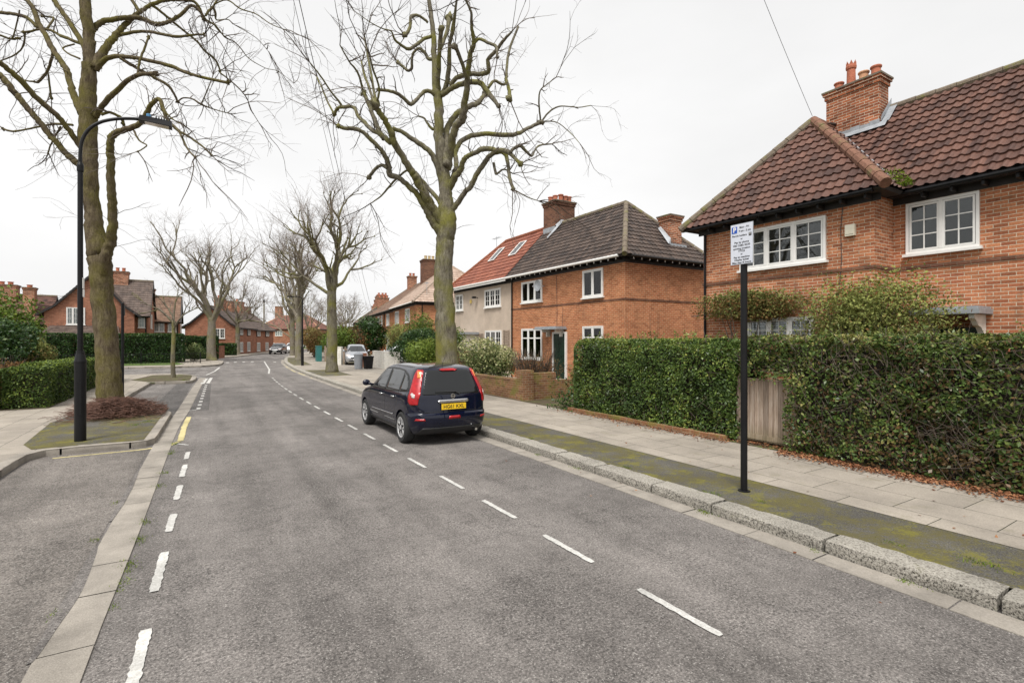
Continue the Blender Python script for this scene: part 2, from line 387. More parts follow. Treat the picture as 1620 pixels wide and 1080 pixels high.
def m_wood(name):
    m, t, b = newmat(name); ov = tex(t, 'Object', (9, 9, .8))
    c = ramp(t, nz(t, ov, 3, 6, .7), [(.28, (.16, .115, .085)), (.5, (.33, .25, .19)), (.72, (.46, .39, .32))])
    bd = N(t, 'ShaderNodeTexVoronoi', voronoi_dimensions='1D'); bd.inputs['Scale'].default_value = 1; sy = sep(t, tex(t), 1)
    fl = math_(t, 'FLOOR', math_(t, 'DIVIDE', math_(t, 'SUBTRACT', sy, 5.06), .092)); wn = N(t, 'ShaderNodeTexWhiteNoise', noise_dimensions='1D'); t.links.new(fl, wn.inputs['W'])
    c = mixc(t, 1.0, c, ramp(t, wn.outputs['Value'], [(0, .68), (1, 1.15)]), 'MULTIPLY')
    c = mixc(t, ramp(t, sep(t, tex(t), 2), [(.15, .55), (.5, 0.0)]), c, (.17, .15, .06))
    t.links.new(c, b.inputs['Base Color']); b.inputs['Roughness'].default_value = .85; bump(t, b, nz(t, ov, 8, 4), .5, .006); return m
M = {}
M['asphalt'] = m_asphalt('asphalt'); M['asphalt_bay'] = m_asphalt('asphalt_bay', (.192, .173, .156), .75)
M['asphalt_patch'] = m_asphalt('asphalt_patch', (.125, .116, .110), .8)
M['slab'] = m_slab('slab'); M['granite'] = m_granite('granite')
M['concrete'] = m_stone('concrete', (.26, .235, .20), (.38, .345, .30), 70, 0, .4, dirt=.8)
M['tile_dull'] = m_tile('tile_dull', (.17, .075, .055), (.25, .115, .085), lf=.1)
M['moss_strip'] = m_moss('moss_strip')
M['earth'] = m_stone('earth', (.06, .045, .03), (.14, .11, .07), 30, .3, 1.0, (.10, .13, .03))
M['lawn'] = m_stone('lawn', (.05, .09, .02), (.11, .17, .04), 40, .3, 1.0, (.09, .10, .03))
M['paint'] = m_stone('paint', (.40, .39, .36), (.68, .67, .64), 45, 0, .4, dirt=.7)
M['yellow_paint'] = m_stone('yellow_paint', (.50, .42, .20), (.62, .55, .30), 60, 0, .3, dirt=.6)
M['brick_near'] = m_brick('brick_near', (.55, .225, .11), (.40, .14, .072), (.66, .55, .41), .26, .2)
M['brick_mid'] = m_brick('brick_mid', (.54, .225, .105), (.44, .155, .07), (.62, .43, .28), .2, .18)
M['brick_far'] = m_brick('brick_far', (.42, .175, .105), (.30, .12, .075), (.40, .27, .19), .2, .25)
M['brick_dark'] = m_brick('brick_dark', (.22, .10, .06), (.15, .07, .05), (.24, .18, .13), .25, .3)
M['brick_chim'] = m_brick('brick_chim', (.46, .16, .075), (.27, .09, .05), (.68, .60, .46), .36, .25)
M['brick_wall'] = m_brick('brick_wall', (.34, .17, .085), (.24, .115, .065), (.38, .31, .21), .22, .3, moss=.1)
M['brick_white'] = m_brick('brick_white', (.76, .74, .68), (.70, .67, .60), (.48, .45, .40), .06, .15)
M['pebble'] = m_stone('pebble_render', (.46, .37, .29), (.66, .55, .45), 60, 0, .9, dirt=.25)
M['cream'] = m_stone('cream_render', (.5, .46, .38), (.6, .56, .48), 40, 0, .3, dirt=.3)
M['tile_near'] = m_tile('tile_near', (.062, .029, .022), (.155, .074, .052), lf=.14)
M['tile_mid'] = m_tile('tile_mid', (.035, .025, .021), (.10, .070, .055), lf=.16, lichen_glint=(.5,.46,.4))  # pale flecks here are white glints painted into the tile colour
M['tile_red'] = m_tile('tile_red', (.19, .058, .034), (.28, .095, .055), lf=.05, dark=.8)
M['tile_tan'] = m_tile('tile_tan', (.33, .235, .18), (.46, .35, .28), (.5, .42, .34), lf=.1, dark=.85)
M['tile_brown'] = m_tile('tile_brown', (.15, .085, .055), (.24, .15, .10), lf=.1)
M['tile_grey'] = m_tile('tile_grey', (.085, .062, .052), (.15, .11, .09), lf=.08)
M['ridge_near'] = m_stone('ridge_near', (.15, .075, .05), (.27, .14, .095), 20, .2, .6, (.15, .14, .06))
M['ridge'] = m_stone('ridge', (.14, .11, .085), (.24, .20, .15), 20, .2, .6)
M['ridge_red'] = m_stone('ridge_red', (.22, .075, .04), (.30, .11, .06), 20, 0, .5)
M['pot_tan'] = m_stone('ridge_tan', (.30, .23, .18), (.42, .33, .26), 20, 0, .5)
M['white'] = plain('white_paint', (.78, .77, .74), .45, var=.05)
M['white_old'] = plain('white_old', (.68, .66, .60), .6, var=.12)
M['black'] = plain('black_paint', (.008, .008, .009), .42, spec=.25, var=.2)
M['eave'] = plain('eave_dark', (.02, .017, .016), .6, var=.2)
M['lead'] = plain('lead', (.34, .36, .38), .5, .3, var=.2)
M['terracotta'] = m_stone('terracotta', (.40, .13, .08), (.52, .20, .12), 20, 0, .3)
M['terracotta_pale'] = m_stone('terracotta_pale', (.52, .28, .16), (.62, .36, .22), 20, 0, .3)
M['pot_yellow'] = m_stone('pot_yellow', (.5, .38, .2), (.6, .47, .28), 20, 0, .3)
M['glass'] = m_glass('window_glass', alpha=1, ior=1.6)
M['glass_dark'] = m_glass('window_glass_dark', (.02, .023, .026), .03, 1.8)
M['curtain'] = plain('net_curtain', (.82, .82, .79), .8, var=.15, scale=4)
M['room'] = plain('room_dark', (.045, .045, .045), .8, var=.5, scale=1.5)
M['blind'] = plain('slatted_blind', (.5, .5, .47), .6)
M['bark'] = m_bark('bark'); M['bark_left'] = m_bark('bark_left', (.055, .040, .026), (.17, .14, .09), (.13, .12, .024), .75)
M['bark_far'] = m_bark('bark_far', (.15, .13, .10), (.27, .24, .19), (.2, .19, .08), .2)
M['twig'] = plain('twig', (.085, .066, .05), .85, var=.3, scale=2)
M['twig_far'] = plain('twig_far', (.17, .135, .11), .85, var=.2, scale=1)
M['twig_red'] = plain('twig_red', (.125, .062, .042), .7, var=.45, scale=9)
M['wood'] = m_wood('weathered_wood')
M['door'] = plain('door_green', (.008, .028, .016), .25, var=.2)
M['plastic'] = plain('plastic_cream', (.66, .62, .5), .5)
M['teal'] = plain('teal_paint', (.03, .16, .15), .5)
M['cable'] = plain('cable', (.06, .06, .06), .6)
g1 = (.034, .062, .016); g2 = (.085, .14, .030); g3 = (.17, .23, .045); g4 = (.31, .32, .08)
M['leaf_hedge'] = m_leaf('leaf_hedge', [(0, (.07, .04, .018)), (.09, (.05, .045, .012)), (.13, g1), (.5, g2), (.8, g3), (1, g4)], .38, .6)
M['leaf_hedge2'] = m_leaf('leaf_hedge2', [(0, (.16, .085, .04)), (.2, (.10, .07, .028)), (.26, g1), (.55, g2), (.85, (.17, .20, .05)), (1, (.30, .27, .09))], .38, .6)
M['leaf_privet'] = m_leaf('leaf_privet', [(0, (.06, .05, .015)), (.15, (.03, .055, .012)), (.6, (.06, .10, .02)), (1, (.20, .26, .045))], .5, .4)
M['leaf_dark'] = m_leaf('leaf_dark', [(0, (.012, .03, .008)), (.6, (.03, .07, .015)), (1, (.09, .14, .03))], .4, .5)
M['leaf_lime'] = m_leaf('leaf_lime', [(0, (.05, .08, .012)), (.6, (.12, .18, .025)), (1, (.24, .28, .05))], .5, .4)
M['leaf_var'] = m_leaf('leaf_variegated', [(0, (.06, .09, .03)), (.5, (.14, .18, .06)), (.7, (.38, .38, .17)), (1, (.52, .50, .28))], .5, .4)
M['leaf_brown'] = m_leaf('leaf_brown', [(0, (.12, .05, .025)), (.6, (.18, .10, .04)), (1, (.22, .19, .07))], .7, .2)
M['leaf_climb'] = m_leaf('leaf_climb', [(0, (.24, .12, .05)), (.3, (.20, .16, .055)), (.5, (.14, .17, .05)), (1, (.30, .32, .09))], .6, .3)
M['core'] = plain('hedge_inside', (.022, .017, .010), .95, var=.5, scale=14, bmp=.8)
M['litter'] = m_leaf('leaf_litter', [(0, (.09, .035, .02)), (.5, (.22, .09, .045)), (1, (.34, .18, .09))], .8, .2, 0)
M['grass'] = m_leaf('grass_blades', [(0, (.07, .12, .015)), (1, (.20, .26, .03))], .6, .2, .2)
# ------------------------------------------------------------------ ground, road, pavements
def S(o): o['kind'] = 'structure'; return o
g = MB(); g.quad((-1500,-1500,-.03),(1500,-1500,-.03),(1500,1500,-.03),(-1500,1500,-.03)); S(g.build('ground', M['earth']))
g = MB(); g.quad((-70,-14,0),(120,-14,0),(120,230,0),(-70,230,0)); S(g.build('road', M['asphalt']))
# right kerb line (front face of the kerb)
KR = [(5.1,-10)]+[(5.1, y) for y in range(-8, 31, 2)]+[(5.18,33),(5.28,36),(5.45,39),(5.7,43),(6.1,48),(6.6,52),(7.2,56.5),(7.9,61),(9.3,68),(11.4,76),(14.4,85),(19,97),(26,112),(35,128),(46,145)]
def resamp(pts, d):
    out = [Vector(pts[0][:2])]; acc = 0
    for a, b in zip(pts, pts[1:]):
        a = Vector(a[:2]); b = Vector(b[:2]); L = (b-a).length; t = d-acc
        while t <= L: out.append(a+(b-a)*(t/L)); t += d
        acc = (acc+L) % d if L+acc >= d else acc+L
    return out
def kerbstones(line, width, height, mat, name, inner=1, stone=(.85, 1.35), bev=.02, rough=.008, z0=-.02, seg=.12):
    """real kerb stones laid end to end along a line; inner=+1: stone lies to the right of the line"""
    s = MB(); r = random.Random(3); pts = resamp(line, .03); i = 0; n = len(pts)
    while i < n-12:
        L = r.uniform(*stone); k = min(n-1, i+int(L/.03)); gap = 0 if k-i < 4 else 1
        dz = r.uniform(-.006, .006); dx = r.uniform(-.006, .006)
        ids = list(range(i, k-gap, max(1, int(seg/.03)))) or [i]
        if ids[-1] != k-gap: ids.append(k-gap)
        rings = []
        for q in ids:
            a = pts[max(q-3, 0)]; b = pts[min(q+3, n-1)]; t = (b-a).normalized(); nrm = Vector((t.y, -t.x))*inner
            p = pts[q]; prof = [(0, z0), (-.004, height*.5), (.0, height-bev), (bev*.3, height-bev*.25), (bev, height), (width*.5, height+.003), (width, height)]
            end = (q == ids[0] or q == ids[-1])
            ring = []
            for (a_, h_) in prof:
                j = rough*(noise.noise(Vector((p.x*9+a_*30, p.y*9, h_*40)))+.6*noise.noise(Vector((p.x*23, p.y*23+a_*50, h_*60))))
                if end and h_ > height*.4: h_ -= .006; a_ += .004 if a_ < width*.5 else -.004
                ring.append((p.x+nrm.x*(a_+dx+j), p.y+nrm.y*(a_+dx+j), h_+(dz+j if h_ > .02 else 0)))
            rings.append(ring)
        b0 = len(s.v); m = len(rings[0])
        for rg in rings: s.v += rg
        for x in range(len(rings)-1):
            for y in range(m-1):
                f = (b0+x*m+y, b0+x*m+y+1, b0+(x+1)*m+y+1, b0+(x+1)*m+y)
                s.f.append(f if inner > 0 else f[::-1])
        s.f.append(tuple(b0+y for y in range(m))[::inner]); s.f.append(tuple(b0+(len(rings)-1)*m+y for y in range(m))[::-inner])
        i = k
    return S(s.build(name, mat))
kerbstones(KR, .29, .125, M['granite'], 'kerb', 1)
# slab channel beside the right kerb
def channel(line, width, mat, name, inner, stone, z=.008):
    s = MB(); r = random.Random(5); pts = resamp(line, .05); i = 0; n = len(pts)
    while i < n-14:
        k = min(n-2, i+int(r.uniform(*stone)/.05)); dz = r.uniform(-.002, .003)
        for q in range(i, k, 6):
            q2 = min(q+6, k); A = []
            for w in (q, q2):
                t = (pts[min(w+2, n-1)]-pts[max(w-2, 0)]).normalized(); nr = Vector((t.y, -t.x))*inner; e = .012 if w == k else 0
                p = pts[w]-t*e; A.append((p, p+nr*width))
            (a, b), (c, d) = A
            vs = [(a.x,a.y,z+dz),(b.x,b.y,z+dz),(d.x,d.y,z+dz),(c.x,c.y,z+dz)]
            s.poly(vs if inner > 0 else vs[::-1])
            for (e1, e2) in ((a, c), (b, d)):
                s.quad((e1.x,e1.y,-.01),(e1.x,e1.y,z+dz),(e2.x,e2.y,z+dz),(e2.x,e2.y,-.01))
        i = k
    return S(s.build(name, mat))
channel([(x-.27, y) for x, y in KR if y < 60], .26, M['concrete'], 'gutter', 1, (.7, 1.2))
KRs = [tuple(p) for p in resamp(KR, 1.0)]
i18 = min(range(len(KRs)), key=lambda i: abs(KRs[i][1]-17.5)); i28 = min(range(len(KRs)), key=lambda i: abs(KRs[i][1]-28)); i34 = min(range(len(KRs)), key=lambda i: abs(KRs[i][1]-34))
i42 = min(range(len(KRs)), key=lambda i: abs(KRs[i][1]-41)); i58 = min(range(len(KRs)), key=lambda i: abs(KRs[i][1]-58))
strip(KRs[:i18+1], .27, 1.33, .118, 'verge', M['moss_strip'])
strip(KRs[i18:i28+1], .27, 1.33, .118, 'pavement', M['slab'])
strip(KRs[i28:i34+1], .27, 1.9, .118, 'verge', M['moss_strip'])
strip(KRs[i34:i42+1], .27, 1.9, .118, 'pavement', M['slab'])
strip(KRs[i42:i58+1], .27, 1.6, .118, 'verge', M['moss_strip'])
strip(KRs[:i28+1], 1.33, 3.4, .122, 'pavement', M['slab'])
strip(KRs[i28:i34+1], 1.9, 4.9, .122, 'pavement', M['slab'])
strip(KRs[i34:i42+1], 1.9, 4.9, .122, 'pavement', M['slab'])
strip(KRs[i42:i58+1], 1.6, 4.6, .122, 'pavement', M['slab'])
strip(KRs[i58:], .27, 4.4, .122, 'pavement', M['slab'])
strip(KRs[:i28+1], 3.4, 4.9, .126, 'garden_soil', M['earth'])
strip(KRs[i28-11:i34+8], 3.45, 16, .128, 'driveway', M['concrete'])
strip(KRs, 4.4, 45, .119, 'garden_soil', M['earth'])
# left side of the street
GR = [(-.64,-10),(-.63,0),(-.62,4.1),(-.57,6.7),(-.48,13.5),(-.31,17.5),(-.05,25.7),(.2,32.3)]
channel(smooth_poly([(x, y, 0) for x, y in GR], 5), .30, M['concrete'], 'gutter', -1, (.55, 1.15), .010)
LO = [(-2.55,-12),(-2.55,10.9),(-2.52,11.5),(-2.36,11.82),(-2.0,11.86),(-1.15,11.86),(-.92,11.93),(-.8,12.15),(-.78,12.5),(-.70,16.2),(-.78,16.6),(-1.0,16.95),(-1.35,17.4),(-2.2,18.2),(-2.25,19),(-2.2,21.6),(-1.98,28.0),(-1.85,28.2),(-.62,27.95),(-.42,28.2),(-.28,29.5),(-.25,31),(-.38,32.6),(-.8,33.9),(-1.6,34.7),(-2.6,34.95),(-6,34.6),(-14,34),(-60,33)]
top = MB(); top.poly([(x, y, .117) for x, y in [(-60,-12)]+[(p[0], p[1]) for p in LO]][::1])
S(top.build('pavement', M['slab'], uv=True))
kerbstones(LO[:27], .15, .122, M['concrete'], 'kerb', -1, (.8, 1.0), .015, .004)
v_ = MB()
v_.poly([(-2.56,11.98,.123),(-.96,12.0,.123),(-.86,16.0,.123),(-1.1,16.6,.123),(-2.36,17.9,.123),(-2.72,18.3,.123),(-3.0,15.5,.123),(-2.8,12.6,.123)])
S(v_.build('verge', M['moss_strip']))
v_ = MB(); v_.poly([(-2.1,28.3,.123),(-.5,28.3,.123),(-.45,32.4,.123),(-1.0,33.4,.123),(-2.3,33.6,.123),(-2.9,30,.123)]); S(v_.build('verge', M['earth']))
v_ = MB(); v_.poly([(-70,-12,.128),(-7.5,-12,.128),(-7.5,18.9,.128),(-3.68,18.95,.128),(-3.68,27.4,.128),(-4.2,32.4,.128),(-70,31.6,.128)]); S(v_.build('garden_soil', M['earth']))
KL = [(-60,45.6),(-14,44.7),(-4,44.3),(-1.4,43.7),(.1,44.1),(1.0,45.3),(1.35,47),(1.6,51),(1.6,53.6),(1.2,55),(.7,56),(.75,60),(1.4,63.5),(2.7,65.5),(3.6,67.5),(4.7,71),(6.4,77),(9.2,85),(13.5,96),(20,110),(29,125),(40,142)]
v_ = MB(); v_.poly([(x, y, .117) for x, y in KL]+[(40,230,.117),(-70,230,.117)]); S(v_.build('pavement', M['slab'], uv=True))
kerbstones(KL, .15, .122, M['concrete'], 'kerb', -1, (.8, 1.0), .015, .004, seg=.5)
v_ = MB(); v_.poly([(-60,49,.121),(-4.2,48.4,.121),(-2.2,49.6,.121),(-2,54,.121),(-2.6,60,.121),(1,71,.121),(5.5,86,.121),(16,112,.121),(34,142,.121),(34,230,.121),(-70,230,.121)]); S(v_.build('lawn', M['lawn']))
# bays: worn asphalt 4 mm above the road
v_ = MB(); v_.poly([(-2.53,-12,.004),(-.95,-12,.004),(-.92,4,.004),(-.86,11.84,.004),(-2.5,11.8,.004)]); S(v_.build('parking_bay', M['asphalt_bay']))
v_ = MB(); v_.poly([(-1.32,17.5,.004),(-.64,16.7,.004),(-.38,27.9,.004),(-1.0,28.02,.004)]); S(v_.build('parking_bay', M['asphalt_patch']))
v_ = MB(); v_.poly([(-.30,17.2,.004),(.16,17.1,.004),(.36,27.2,.004),(.02,27.4,.004)]); S(v_.build('road_patch', M['asphalt_patch']))
# tar and grit that has crept over the left channel
r = random.Random(77)
def xg(y): return curve([(-10,-.64),(4,-.62),(7,-.57),(13,-.49)], y)-.30
for (ya, yb, wd) in ((1.2,3.9,.05),(4.3,6.4,.06),(7.2,9.6,.03)):
    s = MB(); n = 40; L = []
    for i in range(n+1):
        y = ya+(yb-ya)*i/n; L.append((xg(y)-.03, y, xg(y)+wd*math.sin(PI*i/n)**.8*(1+.35*noise.noise(Vector((y*1.6, 1, 2))))))
    for i in range(n): s.quad((L[i][0],L[i][1],.0145),(L[i][2],L[i][1],.0145),(L[i+1][2],L[i+1][1],.0145),(L[i+1][0],L[i+1][1],.0145))
    S(s.build('tar_patch', M['asphalt']))
# road markings
def dash(pts, w, seed=0, mat='paint', jag=.012):
    """worn painted line with ragged edges"""
    s = MB(); r = random.Random(seed); P = resamp(pts, .035) ; P = P if len(P) > 2 else [Vector(pts[0]), Vector(pts[-1])]
    n = len(P); L = []; Rr = []
    for i, p in enumerate(P):
        t = (P[min(i+1, n-1)]-P[max(i-1, 0)]).normalized(); nr = Vector((t.y, -t.x)); e = .75 if i in (0, n-1) else 1
        L.append(p-nr*(w/2*e+r.uniform(-jag, jag))); Rr.append(p+nr*(w/2*e+r.uniform(-jag, jag)))
    for i in range(n-1): s.quad((L[i].x,L[i].y,.009),(Rr[i].x,Rr[i].y,.009),(Rr[i+1].x,Rr[i+1].y,.009),(L[i+1].x,L[i+1].y,.009))
    S(s.build('road_marking', M[mat]))
for k, (a, b) in enumerate([(2.7,3.0),(3.55,4.42),(5.02,5.92),(6.5,7.15),(7.75,8.5),(9.0,9.85),(10.3,10.95)]):
    xx = lambda y: -.37+.018*(y-3)
    dash([(xx(a), a), (xx(b)+.01, b)], .072, k, jag=.0065)
y = .9
k = 0
while y < 29.5:
    x = 3.06-.011*max(0, y-6)+ (0 if y < 17 else .0026*(y-17)**2)
    dash([(x, y-.02), (x-.01+(0 if y < 17 else .01), y+.75)], .062, 40+k, jag=.005); y += 1.345; k += 1
for k in range(10): y = 17.45+k*.97; dash([(-.11+.027*(y-17), y), (-.10+.027*(y-17), y+.42)], .10, 90+k, jag=.006)
dash([(-.45,17.15),(-.12,17.35)], .06, 3)
dash([(.22,27.6),(.42,31.6)], .14, 5); dash([(.0,27.4),(.18,31.0)], .16, 6)
dash([(-.4,32.8),(0,31.9),(.3,31.7)], .1, 8)
dash([(3.4,33.5),(3.9,38),(4.4,45),(4.95,52.5)], .1, 7)
dash([(-.38,12.2),(-.36,14),(-.30,15.9)], .11, 8, 'yellow_paint'); dash([(-2.2,11.55),(-1.0,11.6),(-.55,11.75),(-.4,12.15)], .075, 9, 'yellow_paint')
dash([(-.42,11.9),(-.22,11.65)], .05, 12)
dash([(.2,34),(.7,38),(1.1,43)], .1, 13); dash([(-4,40.2),(-1.8,40.0),(.5,41.5)], .12, 14)
dash([(5.0,28.6),(5.02,35),(5.35,41),(5.6,44)], .07, 15, 'yellow_paint')
for k, (x, y) in enumerate([(1.9,51.5),(2.5,51.8),(3.2,52),(3.9,52.2),(5.6,50.5)]): dash([(x, y-.6), (x+.05, y+.6)], .22, 60+k)
# ------------------------------------------------------------------ leaf clouds
def leaf_mesh(P, size, name, mat, parent, seed=1, tint=None, up=0.3, asp=.55, nrm=None, nk=0.0):
    """P (n,3) points -> one small pointed leaf at each, random facing"""
    rg = np.random.default_rng(seed); P = np.asarray(P, np.float64); n = len(P)
    d = rg.normal(size=(n, 3)); 
    if nrm is not None: d = d+np.asarray(nrm)*nk
    d[:, 2] += up; d /= np.linalg.norm(d, axis=1)[:, None]+1e-9
    a = rg.normal(size=(n, 3)); a -= d*(a*d).sum(1)[:, None]; a /= np.linalg.norm(a, axis=1)[:, None]+1e-9
    b = np.cross(d, a); s = (size*rg.uniform(.6, 1.35, n))[:, None]
    V = np.empty((n, 4, 3)); V[:, 0] = P-a*s; V[:, 1] = P+b*s*asp-a*s*.15+d*s*.12; V[:, 2] = P+a*s; V[:, 3] = P-b*s*asp-a*s*.15+d*s*.12
    if XF is not None: V = V @ np.array(XF.to_3x3()).T + np.array(XF.translation)
    me = bpy.data.meshes.new(name); me.vertices.add(4*n); me.vertices.foreach_set('co', V.astype(np.float32).ravel())
    me.loops.add(4*n); me.loops.foreach_set('vertex_index', np.arange(4*n, dtype=np.int32))
    me.polygons.add(n); me.polygons.foreach_set('loop_start', np.arange(0, 4*n, 4, dtype=np.int32)); 
    me.update(calc_edges=True)
    tv = rg.uniform(0, 1, n) if tint is None else np.clip(np.asarray(tint), 0, 1)
    ca = me.color_attributes.new('tint', 'FLOAT_COLOR', 'POINT'); c = np.ones((n, 4, 4), np.float32); c[:, :, :3] = tv[:, None, None]
    ca.data.foreach_set('color', c.ravel()); me.materials.append(mat); me.validate()
    o = bpy.data.objects.new(name, me); COL.objects.link(o); par(o, parent); return o
def nzz(P, sc, off=0): return np.array([noise.noise(Vector((p[0]*sc+off, p[1]*sc, p[2]*sc))) for p in P])
def hedge(label, x0, x1, y0, y1, z0, z1, mat, dens, size, seed, group=None, name='hedge', topsh=.35, bulge=.1, sparse=0, arch=None, twigs=0, sprigs=0, cat='hedge', light_top=.35, round_=0.12, sides='xXyYt'):
    """clipped hedge: dark twiggy inside + leaves through an outer shell"""
    root = empty(name, ((x0+x1)/2, (y0+y1)/2, z0), label, cat, group); rg = np.random.default_rng(seed)
    lx, ly, lz = x1-x0, y1-y0, z1-z0; P = []; Nn = []
    def face(n, fn, nv): 
        if n > 0: u = rg.uniform(0, 1, (n, 2)); P.append(fn(u)); Nn.append(np.tile(nv, (n, 1)))
    O = lambda a, b, c: np.stack([a, b, c], 1); one = lambda u: np.ones(len(u))
    if 'x' in sides: face(int(dens*ly*lz), lambda u: O(x0*one(u), y0+ly*u[:,0], z0+lz*u[:,1]), (-1.,0,0))
    if 'X' in sides: face(int(dens*.5*ly*lz), lambda u: O(x1*one(u), y0+ly*u[:,0], z0+lz*u[:,1]), (1.,0,0))
    if 'y' in sides: face(int(dens*lx*lz), lambda u: O(x0+lx*u[:,0], y0*one(u), z0+lz*u[:,1]), (0,-1.,0))
    if 'Y' in sides: face(int(dens*.5*lx*lz), lambda u: O(x0+lx*u[:,0], y1*one(u), z0+lz*u[:,1]), (0,1.,0))
    if 't' in sides: face(int(dens*lx*ly), lambda u: O(x0+lx*u[:,0], y0+ly*u[:,1], z1*one(u)), (0,0,1.))
    P = np.concatenate(P); Nn = np.concatenate(Nn)
    cl_ = nzz(P, 3.4, seed+9); q = nzz(P, 1.1, seed)*bulge+cl_*bulge*.75
    dep = rg.exponential(.05, len(P)); dep = np.minimum(dep, .25)
    out = (rg.uniform(0, 1, len(P)) < .07)*rg.uniform(0, .13, len(P))
    P = P+Nn*(q-dep+out)[:, None]
    c = np.array([(x0+x1)/2, (y0+y1)/2, (z0+z1)/2]); hh = np.array([lx/2, ly/2, lz/2])
    e = np.clip((np.abs(P-c)-(hh-round_))/round_, 0, 1.6); e[:, 2] *= (P[:, 2] > c[2])
    k = np.sqrt((e**2).sum(1)); f = np.where(k > 1, 1/np.maximum(k, 1e-6), 1)
    P = c+np.sign(P-c)*(np.minimum(np.abs(P-c), hh-round_)+ (np.abs(P-c)-np.minimum(np.abs(P-c), hh-round_))*f[:, None])
    keep = np.ones(len(P), bool)
    if sparse:
        sp = nzz(P, .8, 31)+nzz(P, 3, 5)*.5; keep = rg.uniform(0, 1, len(P)) > np.clip((sp+.15)*1.6, 0, .8)*sparse
    if arch: keep &= ~((P[:, 1] > arch[0]) & (P[:, 1] < arch[1]) & (P[:, 2] < arch[2]+.05*rg.normal(size=len(P))))
    P = P[keep]; Nn = Nn[keep]
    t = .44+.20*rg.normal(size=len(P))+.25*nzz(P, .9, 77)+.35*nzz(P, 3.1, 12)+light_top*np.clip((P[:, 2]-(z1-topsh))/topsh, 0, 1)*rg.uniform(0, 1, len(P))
    br = rg.uniform(0, 1, len(P)) < (.03+sparse*.5*np.clip(1.3*nzz(P, .9, 50)+.42-.28*(P[:, 2]-.8)-.08*(P[:, 1]-2), .05, 1.1)); t = np.where(br, rg.uniform(0, .2, len(P)), np.clip(t, .16, 1))
    leaf_mesh(P, size, 'foliage', mat, root, seed, t, .35, .55, Nn, .9)
    if sprigs:
        tw = MB(); r = random.Random(seed+5); SP = []
        for _ in range(sprigs):
            p = Vector((r.uniform(x0+.15, x1-.1), r.uniform(y0+.1, y1-.1), z1-.06)); e = p+Vector((r.uniform(-.1, .06), r.uniform(-.1, .1), r.uniform(.08, .26)))
            tw.tube([p, p.lerp(e, .5)+Vector((.01, 0, 0)), e], [.004, .003, .0015], 3, cap=False)
            for k in range(9): SP.append(tuple(p.lerp(e, .25+.75*k/8)+Vector((r.gauss(0, .018), r.gauss(0, .018), 0))))
        tw.build('shoots', M['twig'], root)['kind'] = 'stuff'; leaf_mesh(SP, size*.8, 'shoot_leaves', mat, root, seed+3, np.random.default_rng(3).uniform(.5, 1, len(SP)), .4)
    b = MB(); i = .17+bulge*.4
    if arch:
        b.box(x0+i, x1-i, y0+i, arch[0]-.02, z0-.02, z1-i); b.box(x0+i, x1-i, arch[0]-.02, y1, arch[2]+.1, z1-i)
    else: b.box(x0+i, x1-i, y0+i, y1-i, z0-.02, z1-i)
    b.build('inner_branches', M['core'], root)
    if twigs:
        tw = MB(); r = random.Random(seed)
        for _ in range(twigs):
            y = r.uniform(y0+.1, y1-.1); z = z0+.02+lz*r.random()**1.2*.95; x = x0+.02+r.uniform(-.02, .14)
            if arch and arch[0]-.1 < y and z < arch[2]+.1: continue
            d = Vector((r.uniform(-.6, .3), r.uniform(-1, 1), r.uniform(.0, 1.4))).normalized(); p = Vector((x, y, z)); L = r.uniform(.12, .45)
            q = p+d*L*.5+Vector((r.uniform(-.03,.03), r.uniform(-.05,.05), r.uniform(-.03,.03)))
            tw.tube([p, q, q+(d+Vector((r.uniform(-.4,.4), r.uniform(-.5,.5), r.uniform(-.3,.5)))).normalized()*L*.5], [.005, .0035, .002], 3, cap=False)
        tw.build('twigs', M['twig'], root)['kind'] = 'stuff'
    return root
